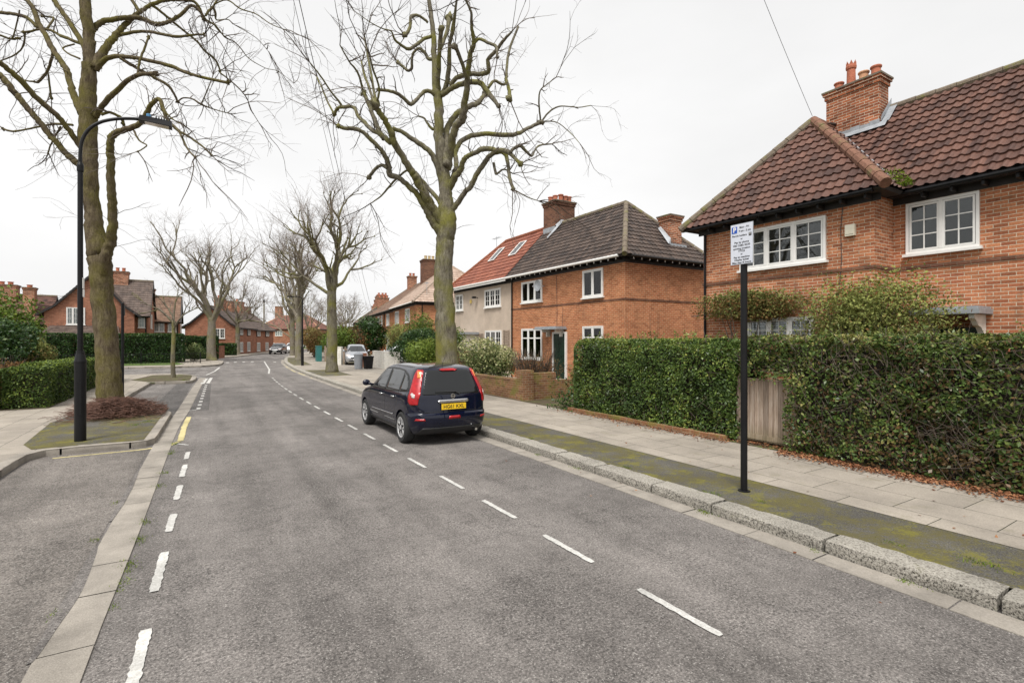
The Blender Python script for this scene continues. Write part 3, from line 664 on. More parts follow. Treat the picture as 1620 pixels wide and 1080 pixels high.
def shrub(label, c, sz, mat, n, size, seed, name='shrub', cat='shrub', group=None, hzr=(.30, .78), kz=.85, lobes=7, stems=10, stem_mat='twig', up=.3, tmean=.5, shell=.55, tips=0, asp=.55):
    """loose bush: several leaf clumps on thin stems from the ground"""
    rg = np.random.default_rng(seed); r = random.Random(seed); root = empty(name, (c[0], c[1], c[2]), label, cat, group)
    ctr = []
    for i in range(lobes):
        a = r.uniform(0, 2*PI); d = r.uniform(.15, .62); hz = r.uniform(*hzr)
        ctr.append((c[0]+math.cos(a)*d*sz[0]/2*.95, c[1]+math.sin(a)*d*sz[1]/2*.95, c[2]+hz*sz[2], r.uniform(.26, .42)))
    ctr.append((c[0], c[1], c[2]+sz[2]*.5, .45))
    P = []; T = []
    for (x, y, z, k) in ctr:
        m = n//len(ctr); d = rg.normal(size=(m, 3)); d /= np.linalg.norm(d, axis=1)[:, None]; rr = rg.uniform(shell, 1.0, m)**.6
        rr *= 1+.3*nzz(d*2, 1.0, seed+x)
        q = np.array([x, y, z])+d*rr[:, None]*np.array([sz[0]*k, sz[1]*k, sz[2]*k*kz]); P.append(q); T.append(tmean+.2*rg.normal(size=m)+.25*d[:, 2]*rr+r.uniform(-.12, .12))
    P = np.concatenate(P); T = np.concatenate(T); ok = P[:, 2] > c[2]+.02; P = P[ok]; T = T[ok]
    leaf_mesh(P, size, 'foliage', mat, root, seed, T, up, asp)
    st = MB()
    for i in range(stems):
        x, y, z, k = ctr[i % len(ctr)]; b = Vector((c[0]+r.uniform(-.12, .12)*sz[0], c[1]+r.uniform(-.12, .12)*sz[1], c[2]-.05)); e = Vector((x+r.uniform(-.2, .2)*sz[0], y+r.uniform(-.2, .2)*sz[1], z+sz[2]*r.uniform(.0, .3)))
        m_ = b.lerp(e, .5)+Vector((r.uniform(-.1, .1), r.uniform(-.1, .1), .05))
        st.tube(smooth_poly([b, m_, e], 3), [.02]*2+[.014]*3+[.006]*2, 4, cap=False)
    for i in range(tips):
        a = r.uniform(0, 2*PI); b = Vector((c[0]+math.cos(a)*sz[0]*.1, c[1]+math.sin(a)*sz[1]*.1, c[2])); e = Vector((c[0]+math.cos(a)*sz[0]*r.uniform(.1, .5), c[1]+math.sin(a)*sz[1]*r.uniform(.1, .5), c[2]+sz[2]*r.uniform(.6, 1.05)))
        st.tube([b, b.lerp(e, .5)+Vector((r.uniform(-.08, .08), r.uniform(-.08, .08), .03)), e], [.01, .006, .003], 3, cap=False)
    st.build('stems', M[stem_mat], root)
    return root
# ------------------------------------------------------------------ bare trees
def rv(r, s=1): return Vector((r.gauss(0, s), r.gauss(0, s), r.gauss(0, s)))
def shoot(mb, r, p, d, L, rad, depth=1, k=3, droop=0.0, wob=.22, segs=6, minr=.0022, sub=3, r1=.45):
    pts = [p.copy()]; d = d.normalized(); q = p.copy()
    for i in range(segs):
        d = (d+rv(r, wob)+Vector((0, 0, -droop))).normalized(); q = q+d*(L/segs); pts.append(q.copy())
    rr = [max(minr, rad*(1-(1-r1)*i/segs)) for i in range(segs+1)]; rr[-1] = max(minr*.8, rr[-1]*.6)
    mb.tube(pts, rr, k, cap=False)
    if depth > 0:
        for _ in range(sub):
            i = r.randint(1, segs-1); dd = (pts[i+1]-pts[i]).normalized()+rv(r, .55)
            shoot(mb, r, pts[i], dd, L*r.uniform(.35, .7), max(minr, rr[i]*.7), depth-1, 3, droop, wob*1.1, max(3, segs-1), minr, sub)
    return pts
def traced_tree(name, label, Z0, base, limbs, seed, bark, scale_w=1.0, twigs=3, group=None, knob_twigs=(3, 6), spread=2.2, twig_mat='twig', root_flare=1.25):
    """trunk and limbs as centre lines (photo x, y, width) at depth Z0, every limb leaning its own way towards or away from the camera"""
    r = random.Random(seed); root = empty(name, base, label, 'tree', group)
    nodes = []; tk = MB(); br = MB(); tw = MB(); heads = []
    for li, (pts, kind) in enumerate(limbs):
        if li == 0: d0 = 0.0; slope = 0; 
        else:
            x, y = pts[0][:2]; best = min(nodes, key=lambda n: (n[0]-x)**2+(n[1]-y)**2+(0 if n[3] > 5 else 300)); d0 = best[2]
            slope = r.choice((-1, 1))*r.uniform(.25, 1.0)*spread if kind != 's' else 0
        L = sum(math.dist(a[:2], b[:2]) for a, b in zip(pts, pts[1:])); acc = 0; P = []; Rd = []
        for i, p in enumerate(pts):
            if i: acc += math.dist(p[:2], pts[i-1][:2])
            t = acc/max(L, 1); dd = d0+slope*t**1.1*min(1, L/170)
            w = (p[2] if len(p) > 2 else pts[-1][2])*(1 if li == 0 else .88)
            z = Z0+dd; v = cp(p[0], p[1], z); P.append(v); Rd.append(w/2*Z0/800*scale_w); nodes.append((p[0], p[1], dd, w))
            if i:
                a = pts[i-1]
                for s in (.25, .5, .75): nodes.append((a[0]+(p[0]-a[0])*s, a[1]+(p[1]-a[1])*s, nodes[-1][2], w))
        n = 6 if Rd[0] > .08 else 4
        SP = smooth_poly(P, n); SR = []
        for i in range(len(P)-1): SR += [Rd[i]+(Rd[i+1]-Rd[i])*k/n for k in range(n)]
        SR.append(Rd[-1])
        if li == 0: SR[0] *= root_flare; SR[1] *= 1+(root_flare-1)*.55; SR[2] *= 1+(root_flare-1)*.2
        for i in range(1, len(SP)-1): SP[i] = SP[i]+rv(r, min(.012, SR[i]*.10))
        tgt = tk if (li == 0 or kind == 's') else br
        tgt.tube(SP, SR, 18 if SR[0] > .2 else (9 if SR[0] > .06 else 6), jit=.07 if SR[0] > .06 else .13)
        for i in range(2, len(SP)-1):       # old cut scars and burrs
            if r.random() < .10 and .035 < SR[i] < .16: tgt.ball(SP[i]+rv(r, 1).normalized()*SR[i]*.8, SR[i]*r.uniform(.3, .5), .4, 7)
        if kind != 'n':
            e = SP[-1]; dr = (SP[-1]-SP[-3]).normalized(); R0 = SR[-1]
            if R0 > .028 or kind == 'k': br.ball(e, R0*1.5, .5, 8); 
            if kind != 's':
                for _ in range(r.randint(*knob_twigs)):
                    d = dr+rv(r, .5)+Vector((0, 0, .15)); L2 = r.uniform(.5, 1.9); shoot(tw, r, e, d, L2, r.uniform(.006, .017), 2, 3, .03, .14, 7, .0026, 2)
            for i in range(3, len(SP)-1):
                if r.random() < .20 and SR[i] < .09:
                    d = rv(r, 1)+Vector((0, 0, .5)); shoot(tw, r, SP[i], d, r.uniform(.2, .65), r.uniform(.010, .020), 1, 4, -.02, .24, 5, .004, 1)
                if r.random() < .16*twigs/3:
                    d = rv(r, 1)+Vector((0, 0, .3)); shoot(tw, r, SP[i], d, r.uniform(.3, 1.5), r.uniform(.004, .010), 1, 3, .03, .2, 6, .0024, 2)
    tk.build('trunk', bark, root, smooth=True); br.build('limbs', bark, root, smooth=True); tw.build('twigs', M[twig_mat], root)
    return root
k = 's'
mid_limbs = [
 ([(709,604,40),(707,560,35),(704,500,31),(701,450,30),(702,410,28),(705,380,28),(707,350,30),(705,317,22),(704,280,17),(695,224,16),(694,167,14),(691,140,14),(687,93,9),(686,61,8),(681,18,7),(676,-20,5),(672,-55,3)], 'e'),
 ([(692,150,9),(694,111,8),(696,74,7),(698,46,8)], 'k'),
 ([(697,78,6),(703,62,6),(709,44,7),(710,28,9)], 'k'),
 ([(698,152,10),(704,140,9),(708,128,9),(711,100,8),(711,70,6),(717,46,7),(721,11,4),(725,-18,3)], 'e'),
 ([(712,135,8),(722,124,8),(740,118,8),(771,115,8),(772,95,7),(785,80,6),(798,63,5),(810,50,3)], 'e'),
 ([(700,150,9),(709,144,9),(722,136,9),(741,130,9),(760,132,9),(768,141,8),(777,152,8),(789,168,5)], 'k'),
 ([(707,268,15),(713,235,14),(720,203,13),(732,187,14),(736,160,11),(739,130,10),(742,102,9),(744,85,8),(750,68,7),(746,43,5),(745,20,4),(735,-3,3)], 'e'),
 ([(749,70,5),(758,62,5),(775,69,5),(785,74,5),(787,90,4)], 'k'),
 ([(705,262,12),(705,232,12),(706,209,12),(713,193,11),(722,181,11),(733,173,10),(743,168,10),(756,163,9),(763,155,8),(767,148,8)], 'k'),
 ([(710,296,10),(719,275,9),(722,262,9),(721,250,9),(720,240,10),(727,226,9),(741,217,9),(757,213,9),(772,212,9),(806,214,9),(822,210,8),(840,201,7),(856,193,8)], 'k'),
 ([(721,246,6),(716,225,6),(708,214,6),(697,207,6),(684,204,6),(676,195,5),(671,187,4),(662,184,3)], 'e'),
 ([(709,300,13),(720,280,12),(729,268,10),(733,254,9),(742,246,8),(754,241,8),(762,236,9),(776,236,8),(790,238,8),(803,240,8),(812,248,6),(824,260,6)], 'k'),
 ([(712,338,10),(722,324,10),(735,306,9),(745,294,9),(757,272,9),(766,258,9),(776,246,8),(790,240,7),(800,246,7),(804,262,6),(806,280,6),(812,299,5)], 'k'),
 ([(808,242,6),(812,236,5),(823,231,6),(833,240,5),(841,247,4),(846,238,3),(854,230,3),(873,228,2)], 'e'),
 ([(781,258,5),(784,272,5),(786,275,4),(797,268,3),(812,275,2)], 'e'),
 ([(704,362,20),(692,342,17),(680,322,16),(668,300,15),(657,281,13),(647,265,12),(635,245,11),(623,225,12),(620,213,11),(612,196,9),(603,182,9),(596,172,9),(593,165,10)], 'k'),
 ([(700,372,17),(686,352,15),(674,330,13),(660,307,10),(643,291,9),(630,281,9),(617,276,10),(615,262,9),(609,246,8),(600,234,7),(587,221,7),(572,208,6),(561,204,7),(545,203,6),(535,199,5)], 'k'),
 ([(613,266,7),(606,262,6),(598,264,6),(590,272,6),(583,281,6)], 'k'),
 ([(699,325,8),(687,308,8),(675,294,7),(665,283,7),(657,272,6)], 'n'),
 ([(618,226,9),(606,215,8),(596,209,8),(584,202,7),(575,192,7),(567,185,6),(562,173,6),(556,169,6),(541,170,6),(535,171,5),(529,180,6)], 'k'),
 ([(529,180,4),(520,165,3.5),(510,141,3),(501,122,2)], 'e'), ([(541,170,5),(538,163,4),(524,146,3),(506,119,2.5),(490,99,2)], 'e'),
 ([(699,300,9),(695,275,10),(688,252,10),(680,240,9),(665,228,9),(648,217,8),(635,208,7),(621,203,7)], 'n'),
 ([(607,220,8),(600,208,8),(594,192,8),(588,178,7),(582,162,7),(575,146,7)], 'k'),
 ([(689,151,8),(681,145,7),(672,145,7),(663,153,6),(650,165,7),(640,157,6),(628,148,6),(614,144,5),(599,142,5)], 'k'),
 ([(685,94,6),(678,93,6),(672,84,6),(663,77,5),(655,83,5),(652,92,5),(651,108,6),(646,112,5),(638,106,5),(630,99,5)], 'k'),
 ([(684,57,6),(672,61,6),(659,71,6),(646,78,6),(634,71,5),(624,62,4),(619,50,2.5),(604,45,2),(585,35,1.5),(560,17,1)], 'e'),
 ([(677,36,5),(670,30,5),(662,25,5),(651,26,6),(649,40,6),(646,50,6),(640,56,6)], 'k'),
 ([(595,163,5),(590,135,4),(584,100,3.5),(576,59,2.5)], 'e'), ([(593,165,5),(586,145,4.5),(577,120,4),(572,98,3)], 'e'),
 ([(596,163,4),(600,140,3),(590,110,3),(584,86,2)], 'e'), ([(575,146,4),(566,115,3.5),(552,97,2.5),(538,72,2)], 'e'),
 ([(856,193,4),(868,178,3.5),(880,170,3),(892,168,2.5),(915,170,2),(935,167,1.5)], 'e'), ([(856,193,4),(853,170,3.5),(854,145,3),(866,133,2),(880,122,1.5)], 'e'),
 ([(856,193,3.5),(870,192,2.5),(885,196,2),(905,213,1.6),(918,228,1.2)], 'e'),
 ([(820,42,3.5),(805,82,4),(801,120,4.5),(801,127,6),(806,145,6),(806,156,7)], 'k'),
 ([(772,140,5),(782,128,5),(795,134,4.5),(802,130,4)], 'n'),
 ([(738,125,6),(731,100,6),(724,82,6),(720,74,7)], 'k'), ([(812,300,2.5),(835,312,2),(852,318,1.2)], 'e'),
 ([(646,268,4),(630,280,4),(615,296,4),(603,310,3),(586,322,2)], 'e')]
traced_tree('tree', 'tall pollarded tree with crooked mossy limbs, just behind the parked dark blue car', 14.3, cp(709, 604, 14.3), mid_limbs, 11, M['bark'], 1.0, 2.2, knob_twigs=(2, 4), group='street trees')
left_limbs = [
 ([(176,662,58),(174,620,50),(170,560,45),(165,500,43),(161,450,43),(158,415,45),(156,392,44),(148,350,34),(144,310,31),(142,260,31),(139,210,36),(139,165,34),(141,125,30),(142,95,24),(140,50,22),(134,0,22),(129,-60,18),(125,-140,12),(122,-190,7)], 'e'),
 ([(160,470,20),(163,430,26),(168,405,27),(175,380,24),(178,352,21),(177,320,20),(176,290,19),(175,255,18),(174,235,17),(177,216,16),(192,207,14),(211,201,13),(225,192,11),(233,176,11),(242,163,10),(252,157,9),(258,172,9),(264,188,8),(281,206,7),(295,214,5),(307,222,5),(322,233,4),(335,246,4)], 'k'),
 ([(270,195,6),(283,208,5),(290,222,5),(297,236,4),(309,249,4)], 'k'),
 ([(128,262,18),(117,254,17),(107,245,15),(92,229,15),(80,215,14),(64,195,14),(51,180,14),(35,160,14),(24,148,15),(10,130,15),(0,119,14),(-30,95,12),(-65,72,8)], 'k'),
 ([(132,238,16),(120,222,14),(106,202,13),(93,186,13),(75,170,13),(55,152,13),(31,126,13),(15,112,12),(0,100,12),(-35,76,9)], 'k'),
 ([(130,180,20),(119,158,17),(112,135,15),(106,113,15),(95,95,14),(83,78,14),(72,57,13),(61,36,13),(55,20,12),(48,6,11),(33,-6,10),(15,-18,8),(-10,-30,6)], 'k'),
 ([(139,95,15),(132,72,14),(122,55,13),(111,37,13),(98,18,12),(84,-2,12),(70,-32,10),(60,-75,7)], 'k'),
 ([(130,70,8),(119,66,8),(105,60,8),(96,57,8),(85,50,7),(74,47,7),(60,47,6),(48,50,6),(37,51,6)], 'k'),
 ([(60,45,9),(48,32,9),(37,26,9),(20,22,9),(0,20,9),(-35,17,7)], 'k'),
 ([(138,98,18),(138,78,17),(143,58,15),(149,44,14),(160,36,13),(176,31,13),(197,29,12),(219,28,12),(235,34,12),(248,39,12),(262,36,10),(276,30,9),(290,20,9),(302,9,8),(312,14,8),(319,22,8),(322,30,7)], 'k'),
 ([(150,108,24),(160,88,21),(170,73,18),(182,58,16),(192,46,14),(202,36,13),(215,24,11),(228,15,10),(241,7,10),(262,1,9),(285,0,9),(305,2,8),(315,12,8),(321,27,7)], 'k'),
 ([(152,112,14),(163,97,13),(178,90,11),(200,90,10),(222,93,9),(248,99,9),(274,106,9),(292,114,8),(311,120,7),(335,126,7),(361,131,7)], 'k'),
 ([(190,92,8),(206,102,8),(222,111,7),(245,123,7),(265,135,7),(275,148,6),(281,161,6)], 'k'),
 ([(152,185,14),(162,168,13),(173,155,13),(185,143,12),(200,129,11),(217,120,10),(231,117,9),(247,117,9)], 'k'),
 ([(218,119,7),(219,108,6),(222,93,6),(229,76,6),(235,59,5)], 'k'),
 ([(186,57,9),(205,52,9),(231,50,8),(256,54,7),(278,58,8),(296,57,6),(310,55,5),(323,55,5)], 'k'),
 ([(240,8,8),(256,20,7),(270,32,7),(290,48,6),(311,65,6),(323,80,6),(337,91,6),(345,103,5),(348,113,5)], 'k'),
 ([(320,29,6),(330,34,5),(341,41,5),(350,52,4),(357,60,4),(370,66,3),(382,78,3),(394,93,2.5),(420,108,2),(440,113,1.6),(465,132,1.2)], 'e'),
 ([(325,25,6),(330,18,7),(338,10,6),(345,-5,5),(352,-25,4)], 'k'),
 ([(338,8,4),(359,0,4),(380,14,3.5),(404,22,3),(428,38,2.5),(450,47,2)], 'e'),
 ([(338,12,7),(341,22,7),(343,32,4),(360,31,3),(372,40,2.5),(405,60,2),(425,82,1.5)], 'e'),
 ([(348,115,4),(362,126,3),(376,138,3),(390,155,2.5),(398,175,2),(410,195,1.5)], 'e'),
 ([(84,82,7),(81,95,7),(76,112,7),(68,122,7),(60,130,7),(50,129,5),(40,128,4)], 'k'), ([(76,116,4),(78,130,5),(80,145,5),(81,155,6)], 'k'),
 ([(115,198,6),(88,196,6),(65,200,5),(41,205,5),(20,208,5),(5,204,6)], 'k'), ([(96,200,4),(88,215,4),(80,230,4),(76,243,4)], 'k'),
 ([(160,182,7),(172,178,7),(184,182,7),(193,188,8),(195,196,7)], 'k'), ([(118,70,4),(100,76,4),(108,85,4),(126,93,5)], 'n'),
 ([(74,46,5),(85,30,6),(78,27,5),(66,26,5)], 'k'), ([(31,16,4),(26,40,4),(20,60,4)], 'k'), ([(40,50,4),(38,70,4),(30,82,4),(18,90,4),(2,96,4)], 'n'),
 ([(-2,55,6),(10,60,6),(20,62,6),(30,61,6)], 'k'), ([(212,207,5),(220,222,4),(232,230,3),(225,236,3),(218,240,3)], 'k'),
 ([(262,178,4),(275,190,3),(288,197,3),(300,205,3)], 'e'),
 ([(281,161,4),(290,155,4),(305,157,4),(318,165,6),(335,172,3),(360,179,2.5)], 'e'), ([(318,165,3),(325,150,3),(333,130,2.5),(338,117,2)], 'e'),
 ([(222,20,9),(205,-5,9),(195,-30,8),(200,-60,6)], 'k'), ([(134,-20,13),(155,-50,11),(180,-85,9),(195,-120,6)], 'k'), ([(131,-50,11),(108,-90,9),(95,-130,6)], 'k'),
 ([(262,2,7),(275,-20,6),(290,-45,5)], 'k')]
traced_tree('tree', 'massive mossy green forked tree behind the near black lamp post', 13.1, cp(176, 655, 13.1), left_limbs, 23, M['bark_left'], .69, 2.6, knob_twigs=(2, 4), group='street trees')
def grown_tree(name, label, base, H, trunk_h, r0, seed, leaders, spread, bark='bark_far', twig='twig_far', fork=None, lean=(0, 0), density=1.0, group=None, minr=.006, long_twigs=1.0, low=(), outp=.25):
    r = random.Random(seed); b = Vector(base); root = empty(name, base, label, 'tree', group); tk = MB(); tw = MB(); lb = MB()
    top = b+Vector((lean[0], lean[1], trunk_h)); P = smooth_poly([b-Vector((0, 0, .1)), b+Vector((lean[0]*.2+r.uniform(-.06, .06), r.uniform(-.06, .06), trunk_h*.35)), b+Vector((lean[0]*.6, lean[1]*.5, trunk_h*.7)), top], 5)
    tk.tube(P, [r0*(1.3 if i == 0 else 1.08 if i == 1 else 1-.28*i/len(P)) for i in range(len(P))], 12, jit=.15)
    def grow(p, d, L, rad, lvl):
        n = 5; pts = [p]; q = p
        for i in range(n): d = (d+rv(r, .16)+Vector((0, 0, .07))).normalized(); q = q+d*L/n; pts.append(q)
        lb.tube(pts, [max(minr, rad*(1-.42*i/n)) for i in range(n+1)], 6 if rad > .05 else 4, cap=False)
        e = rad*.58
        if lvl == 0 or e < .02:
            lb.ball(q, max(e*1.8, .035), .5, 6)
            for _ in range(int(r.randint(3, 6)*density)):
                shoot(tw, r, q, d+rv(r, .45)+Vector((0, 0, .25)), r.uniform(.6, 1.7)*long_twigs, max(minr*.8, .008), 1, 3, -.01, .14, 5, minr*.55, 2)
            return
        for i in range(1, n):
            if r.random() < .30: 
                dd = (pts[i+1]-pts[i]).normalized()+rv(r, .55); grow(pts[i], (dd+Vector((0, 0, .1))).normalized(), L*r.uniform(.35, .6), rad*.5, max(0, lvl-2))
        for _ in range(2 if r.random() < .9 else 3): grow(q, (d+rv(r, .36)+Vector((d.x, d.y, 0))*outp).normalized(), L*r.uniform(.6, .8), e*1.05, lvl-1)
    for i in range(leaders):
        a = 2*PI*(i+r.uniform(-.25, .25))/leaders; tilt = spread*r.uniform(.55, 1.15)*(0.35 if i == 0 else 1)
        d = Vector((math.cos(a)*math.sin(tilt), math.sin(a)*math.sin(tilt), math.cos(tilt)))
        z0 = P[-1-r.randint(0, 3)]; grow(z0, d, (H-trunk_h)*r.uniform(.36, .46), r0*r.uniform(.42, .6), 3)
    for (zz, a, L, tilt, rr) in low:
        grow(b+Vector((0, 0, zz)), Vector((math.cos(a)*math.sin(tilt), math.sin(a)*math.sin(tilt), math.cos(tilt))), L, rr, 2)
    tk.build('trunk', M[bark], root, smooth=True); lb.build('limbs', M[bark], root, smooth=True); tw.build('twigs', M[twig], root)
    return root
grown_tree('tree', 'medium bare tree on the right pavement near the silver car in the drive', (6.6, 31.4, .1), 10.6, 5.6, .33, 5, 5, .62, 'bark', 'twig_far', group='street trees', density=1.3, minr=.007, low=((4.6, 2.6, 2.1, 1.0, .11), (5.0, -.4, 1.8, 1.15, .11)))
grown_tree('tree', 'broad bare tree directly beside the far black lamp column on the right', (7.75, 51.0, .1), 12.0, 4.4, .34, 8, 6, .55, outp=.12, group='street trees', minr=.010, density=1.1)
grown_tree('tree', 'bare tree half hidden behind the broad tree on the right pavement', (9.3, 66.0, .1), 12.6, 4.6, .33, 9, 5, .55, outp=.12, group='street trees', minr=.013)
grown_tree('tree', 'twin-stemmed wide bare tree at the far corner of the side street', (.75, 54.6, .1), 11.8, 4.0, .42, 14, 7, .46, outp=.05, group='street trees', minr=.010, density=1.2)
grown_tree('tree', 'small rounded bare tree further along the left pavement in front of the brick terrace', (3.9, 74.5, .1), 10.4, 4.2, .30, 19, 5, .85, group='street trees', minr=.014)
grown_tree('tree', 'thin young tree with slender stem in the soil patch ending the parking bay', (-1.25, 31.0, .1), 5.6, 2.9, .11, 4, 4, .6, 'bark', 'twig_far', density=.8, long_twigs=.6, minr=.006)
for i, (x, y, h, s) in enumerate([(15, 108, 13, 31), (21, 122, 12, 32), (27, 118, 11, 33), (33, 140, 13, 34)]):
    grown_tree('tree', ['distant bare tree directly behind the pair of trees on the right pavement', 'faint distant bare tree above the end of the street', 'distant twiggy tree behind the small white house', 'distant bare tree furthest right beyond the small white house'][i], (x, y, -.3), h, 3.2, .3, s, 6, .8, minr=.022, density=.8, group='far trees')
# ------------------------------------------------------------------ house kit
def tiled(mb, tint, O, u, v, poly, tw=.23, ch=.30, amp=.022, lift=.028, r=None, rel=8):
    """one roof slope of overlapping tiles: O eave origin, u along eave, v up the slope, poly in (u,v)"""
    r = r or random.Random(1); u = Vector(u).normalized(); v = Vector(v).normalized(); n = u.cross(v)
    if n.z < 0: n = -n; flip = True
    else: flip = False
    us = [p[0] for p in poly]; vs = [p[1] for p in poly]; u0, u1, v0, v1 = min(us), max(us), min(vs), max(vs)
    nu = max(1, int(math.ceil((u1-u0)/tw))); nv = max(1, int(math.ceil((v1-v0)/ch)))
    if rel == 8: prof = [(0, 0), (.14, .75), (.27, 1), (.40, .75), (.54, .1), (.7, -.12), (.86, -.1)]
    else: prof = [(0, 0), (.25, 1), (.55, .1)]
    bm = bmesh.new(); lay = bm.verts.layers.float.new('t')
    rows = []
    for j in range(nv):
        for e in (0, 1):
            row = []
            for i in range(nu):
                tv = (math.sin(i*12.9898+j*78.233)*43758.5453) % 1
                for q, h in prof:
                    vv = v0+(j+e)*ch+(0 if e == 0 else -.004); hh = amp*h*(1 if e == 0 else .9)+(lift if e == 0 else 0)
                    p = Vector(O)+u*(u0+(i+q)*tw)+v*vv+n*(hh+((tv*31) % 1)*.004); vert = bm.verts.new(p); vert[lay] = tv; row.append(vert)
            rows.append(row)
    for a, b in zip(rows, rows[1:]):
        for i in range(len(a)-1):
            f = (a[i], a[i+1], b[i+1], b[i]); bm.faces.new(f[::-1] if flip else f)
    # front lip of the lowest course
    m = len(poly); c = sum((Vector((p[0], p[1])) for p in poly), Vector((0, 0)))/m
    for i in range(m):
        a = Vector(poly[i]); b = Vector(poly[(i+1) % m]); e = (b-a)
        if e.length < 1e-6: continue
        pn = Vector((e.y, -e.x)).normalized()
        if (c-a).dot(pn) > 0: pn = -pn
        W_ = u*pn.x+v*pn.y; P0 = Vector(O)+u*a.x+v*a.y
        bmesh.ops.bisect_plane(bm, geom=bm.verts[:]+bm.edges[:]+bm.faces[:], plane_co=P0, plane_no=W_, clear_outer=True)
    bm.verts.ensure_lookup_table(); k = len(mb.v)
    for vt in bm.verts: mb.v.append(tuple(vt.co)); tint.append(vt[lay])
    bm.verts.index_update()
    for f in bm.faces: mb.f.append(tuple(k+q.index for q in f.verts))
    bm.free()
def slope3(mb, tint, pts, **kw):
    """pts: planar 3-D polygon whose first two points are the eave"""
    a = Vector(pts[0]); u = (Vector(pts[1])-a).normalized(); nn = None
    for p in pts[2:]:
        w = Vector(p)-a; w = w-u*w.dot(u)
        if w.length > 1e-4: nn = w.normalized(); break
    poly = [((Vector(p)-a).dot(u), (Vector(p)-a).dot(nn)) for p in pts]
    tiled(mb, tint, a, u, nn, poly, **kw)
def under(mb, pts, t=.09):
    """solid body of the roof just below the tiles"""
    P = [Vector(p) for p in pts]; n = (P[1]-P[0]).cross(P[2]-P[0]).normalized()
    if n.z < 0: P = P[::-1]; n = -n
    k = len(mb.v); m = len(P)
    for p in P: q = p-n*.012; mb.v.append(tuple(q))
    for p in P: q = p-n*t; mb.v.append(tuple(q))
    mb.f.append(tuple(k+i for i in range(m))); mb.f.append(tuple(k+m+i for i in range(m))[::-1])
    for i in range(m): j = (i+1) % m; mb.f.append((k+j, k+i, k+m+i, k+m+j))
def ridge_line(mb, a, b, r=.11, step=.42):
    a = Vector(a); b = Vector(b); L = (b-a).length; n = max(1, int(L/step)); d = (b-a).normalized()
    for i in range(n):
        p = a+d*(L*i/n); q = a+d*(L*(i+1)/n-.012); rr = r*(1+.06*((i*37) % 7)/7); mb.tube([p, q], [rr*1.04, rr*.98], 10)
def window(root, o, u, n, w, h, lights, rows=3, cols=2, curtain='curtain', sill=True, fr='white', bars=True, transom=None, glass='glass', proud=.05, name='window'):
    """casement: o bottom-left corner on the wall face, u along the wall, n outward"""
    f = MB(); t = .055; d = proud
    for a0, a1, z0, z1 in ((0, w, 0, t), (0, w, h-t, h), (0, t, t, h-t), (w-t, w, t, h-t)): f.obox(o, u, n, a0, a1, .002, d, z0, z1)
    lw = (w-2*t)/lights
    for i in range(lights):
        a = t+i*lw
        if i: f.obox(o, u, n, a-.032, a+.032, .002, d+.004, t, h-t)
        s = .038; x0, x1 = a+.012+(.02 if i else 0), a+lw-.012-(.02 if i < lights-1 else 0)
        for a0, a1, z0, z1 in ((x0, x1, t+.006, t+.006+s), (x0, x1, h-t-.006-s, h-t-.006), (x0, x0+s, t+.006+s, h-t-.006-s), (x1-s, x1, t+.006+s, h-t-.006-s)): f.obox(o, u, n, a0, a1, .004, d-.008, z0, z1)
        if transom: f.obox(o, u, n, x0+s, x1-s, .004, d-.004, transom-.03, transom+.03)
        if bars:
            for c in range(1, cols): xx = x0+s+(x1-x0-2*s)*c/cols; f.obox(o, u, n, xx-.011, xx+.011, .020, d-.014, t+s, h-t-s)
            for c in range(1, rows): zz = t+s+(h-2*t-2*s)*c/rows; f.obox(o, u, n, x0+s, x1-s, .021, d-.015, zz-.011, zz+.011)
    wo = f.build(name, M[fr], root)
    p = MB(); p.obox(o, u, n, t*.6, w-t*.6, .0185, .020, t*.6, h-t*.6); p.build('pane', M[glass], wo)
    b = MB(); b.obox(o, u, n, t*.5, w-t*.5, .001, .006, t*.5, h-t*.5)
    if curtain == 'blind':
        q = MB()
        for i in range(int((h-.16)/.07)): q.obox(o, u, n, t+.03, w-t-.03, .008, .014, .09+i*.07, .09+i*.07+.045)
        q.build('blind', M['blind'], wo); b.build('backing', M['room'], wo)
    elif curtain == 'half':
        q = MB(); q.obox(o, u, n, t*.5, w*.30, .007, .012, t*.5, h-t*.5); q.obox(o, u, n, w*.72, w-t*.5, .007, .012, t*.5, h-t*.5); q.build('curtain', M['curtain'], wo); b.build('backing', M['room'], wo)
    elif curtain == 'room': b.build('backing', M['room'], wo)
    else: b.build('curtain', M[curtain], wo)
    if sill: s = MB(); s.obox(o, u, n, -.05, w+.05, .001, d+.05, -.06, -.002); s.build('sill', M[fr], wo)
    return wo
def pot(mb, c, h, r=.13, crown=False):
    pr = [(r*1.05, 0), (r*1.0, h*.15), (r*.92, h*.8), (r*1.12, h*.84), (r*1.18, h*.93), (r*1.1, h), (r*.85, h), (r*.8, h*.7)]
    mb.lathe(c, pr, 14)
    if crown:
        for i in range(7):
            a = 2*PI*i/7; x, y = math.cos(a)*r*1.02, math.sin(a)*r*1.02; k = len(mb.v); tx, ty = -math.sin(a)*r*.42, math.cos(a)*r*.42
            mb.v += [(c[0]+x-tx, c[1]+y-ty, c[2]+h), (c[0]+x+tx, c[1]+y+ty, c[2]+h), (c[0]+x*1.08, c[1]+y*1.08, c[2]+h+.12), (c[0]+x*.8-tx, c[1]+y*.8-ty, c[2]+h), (c[0]+x*.8+tx, c[1]+y*.8+ty, c[2]+h)]
            mb.f += [(k, k+1, k+2), (k+4, k+3, k+2), (k+1, k+4, k+2), (k+3, k, k+2)]
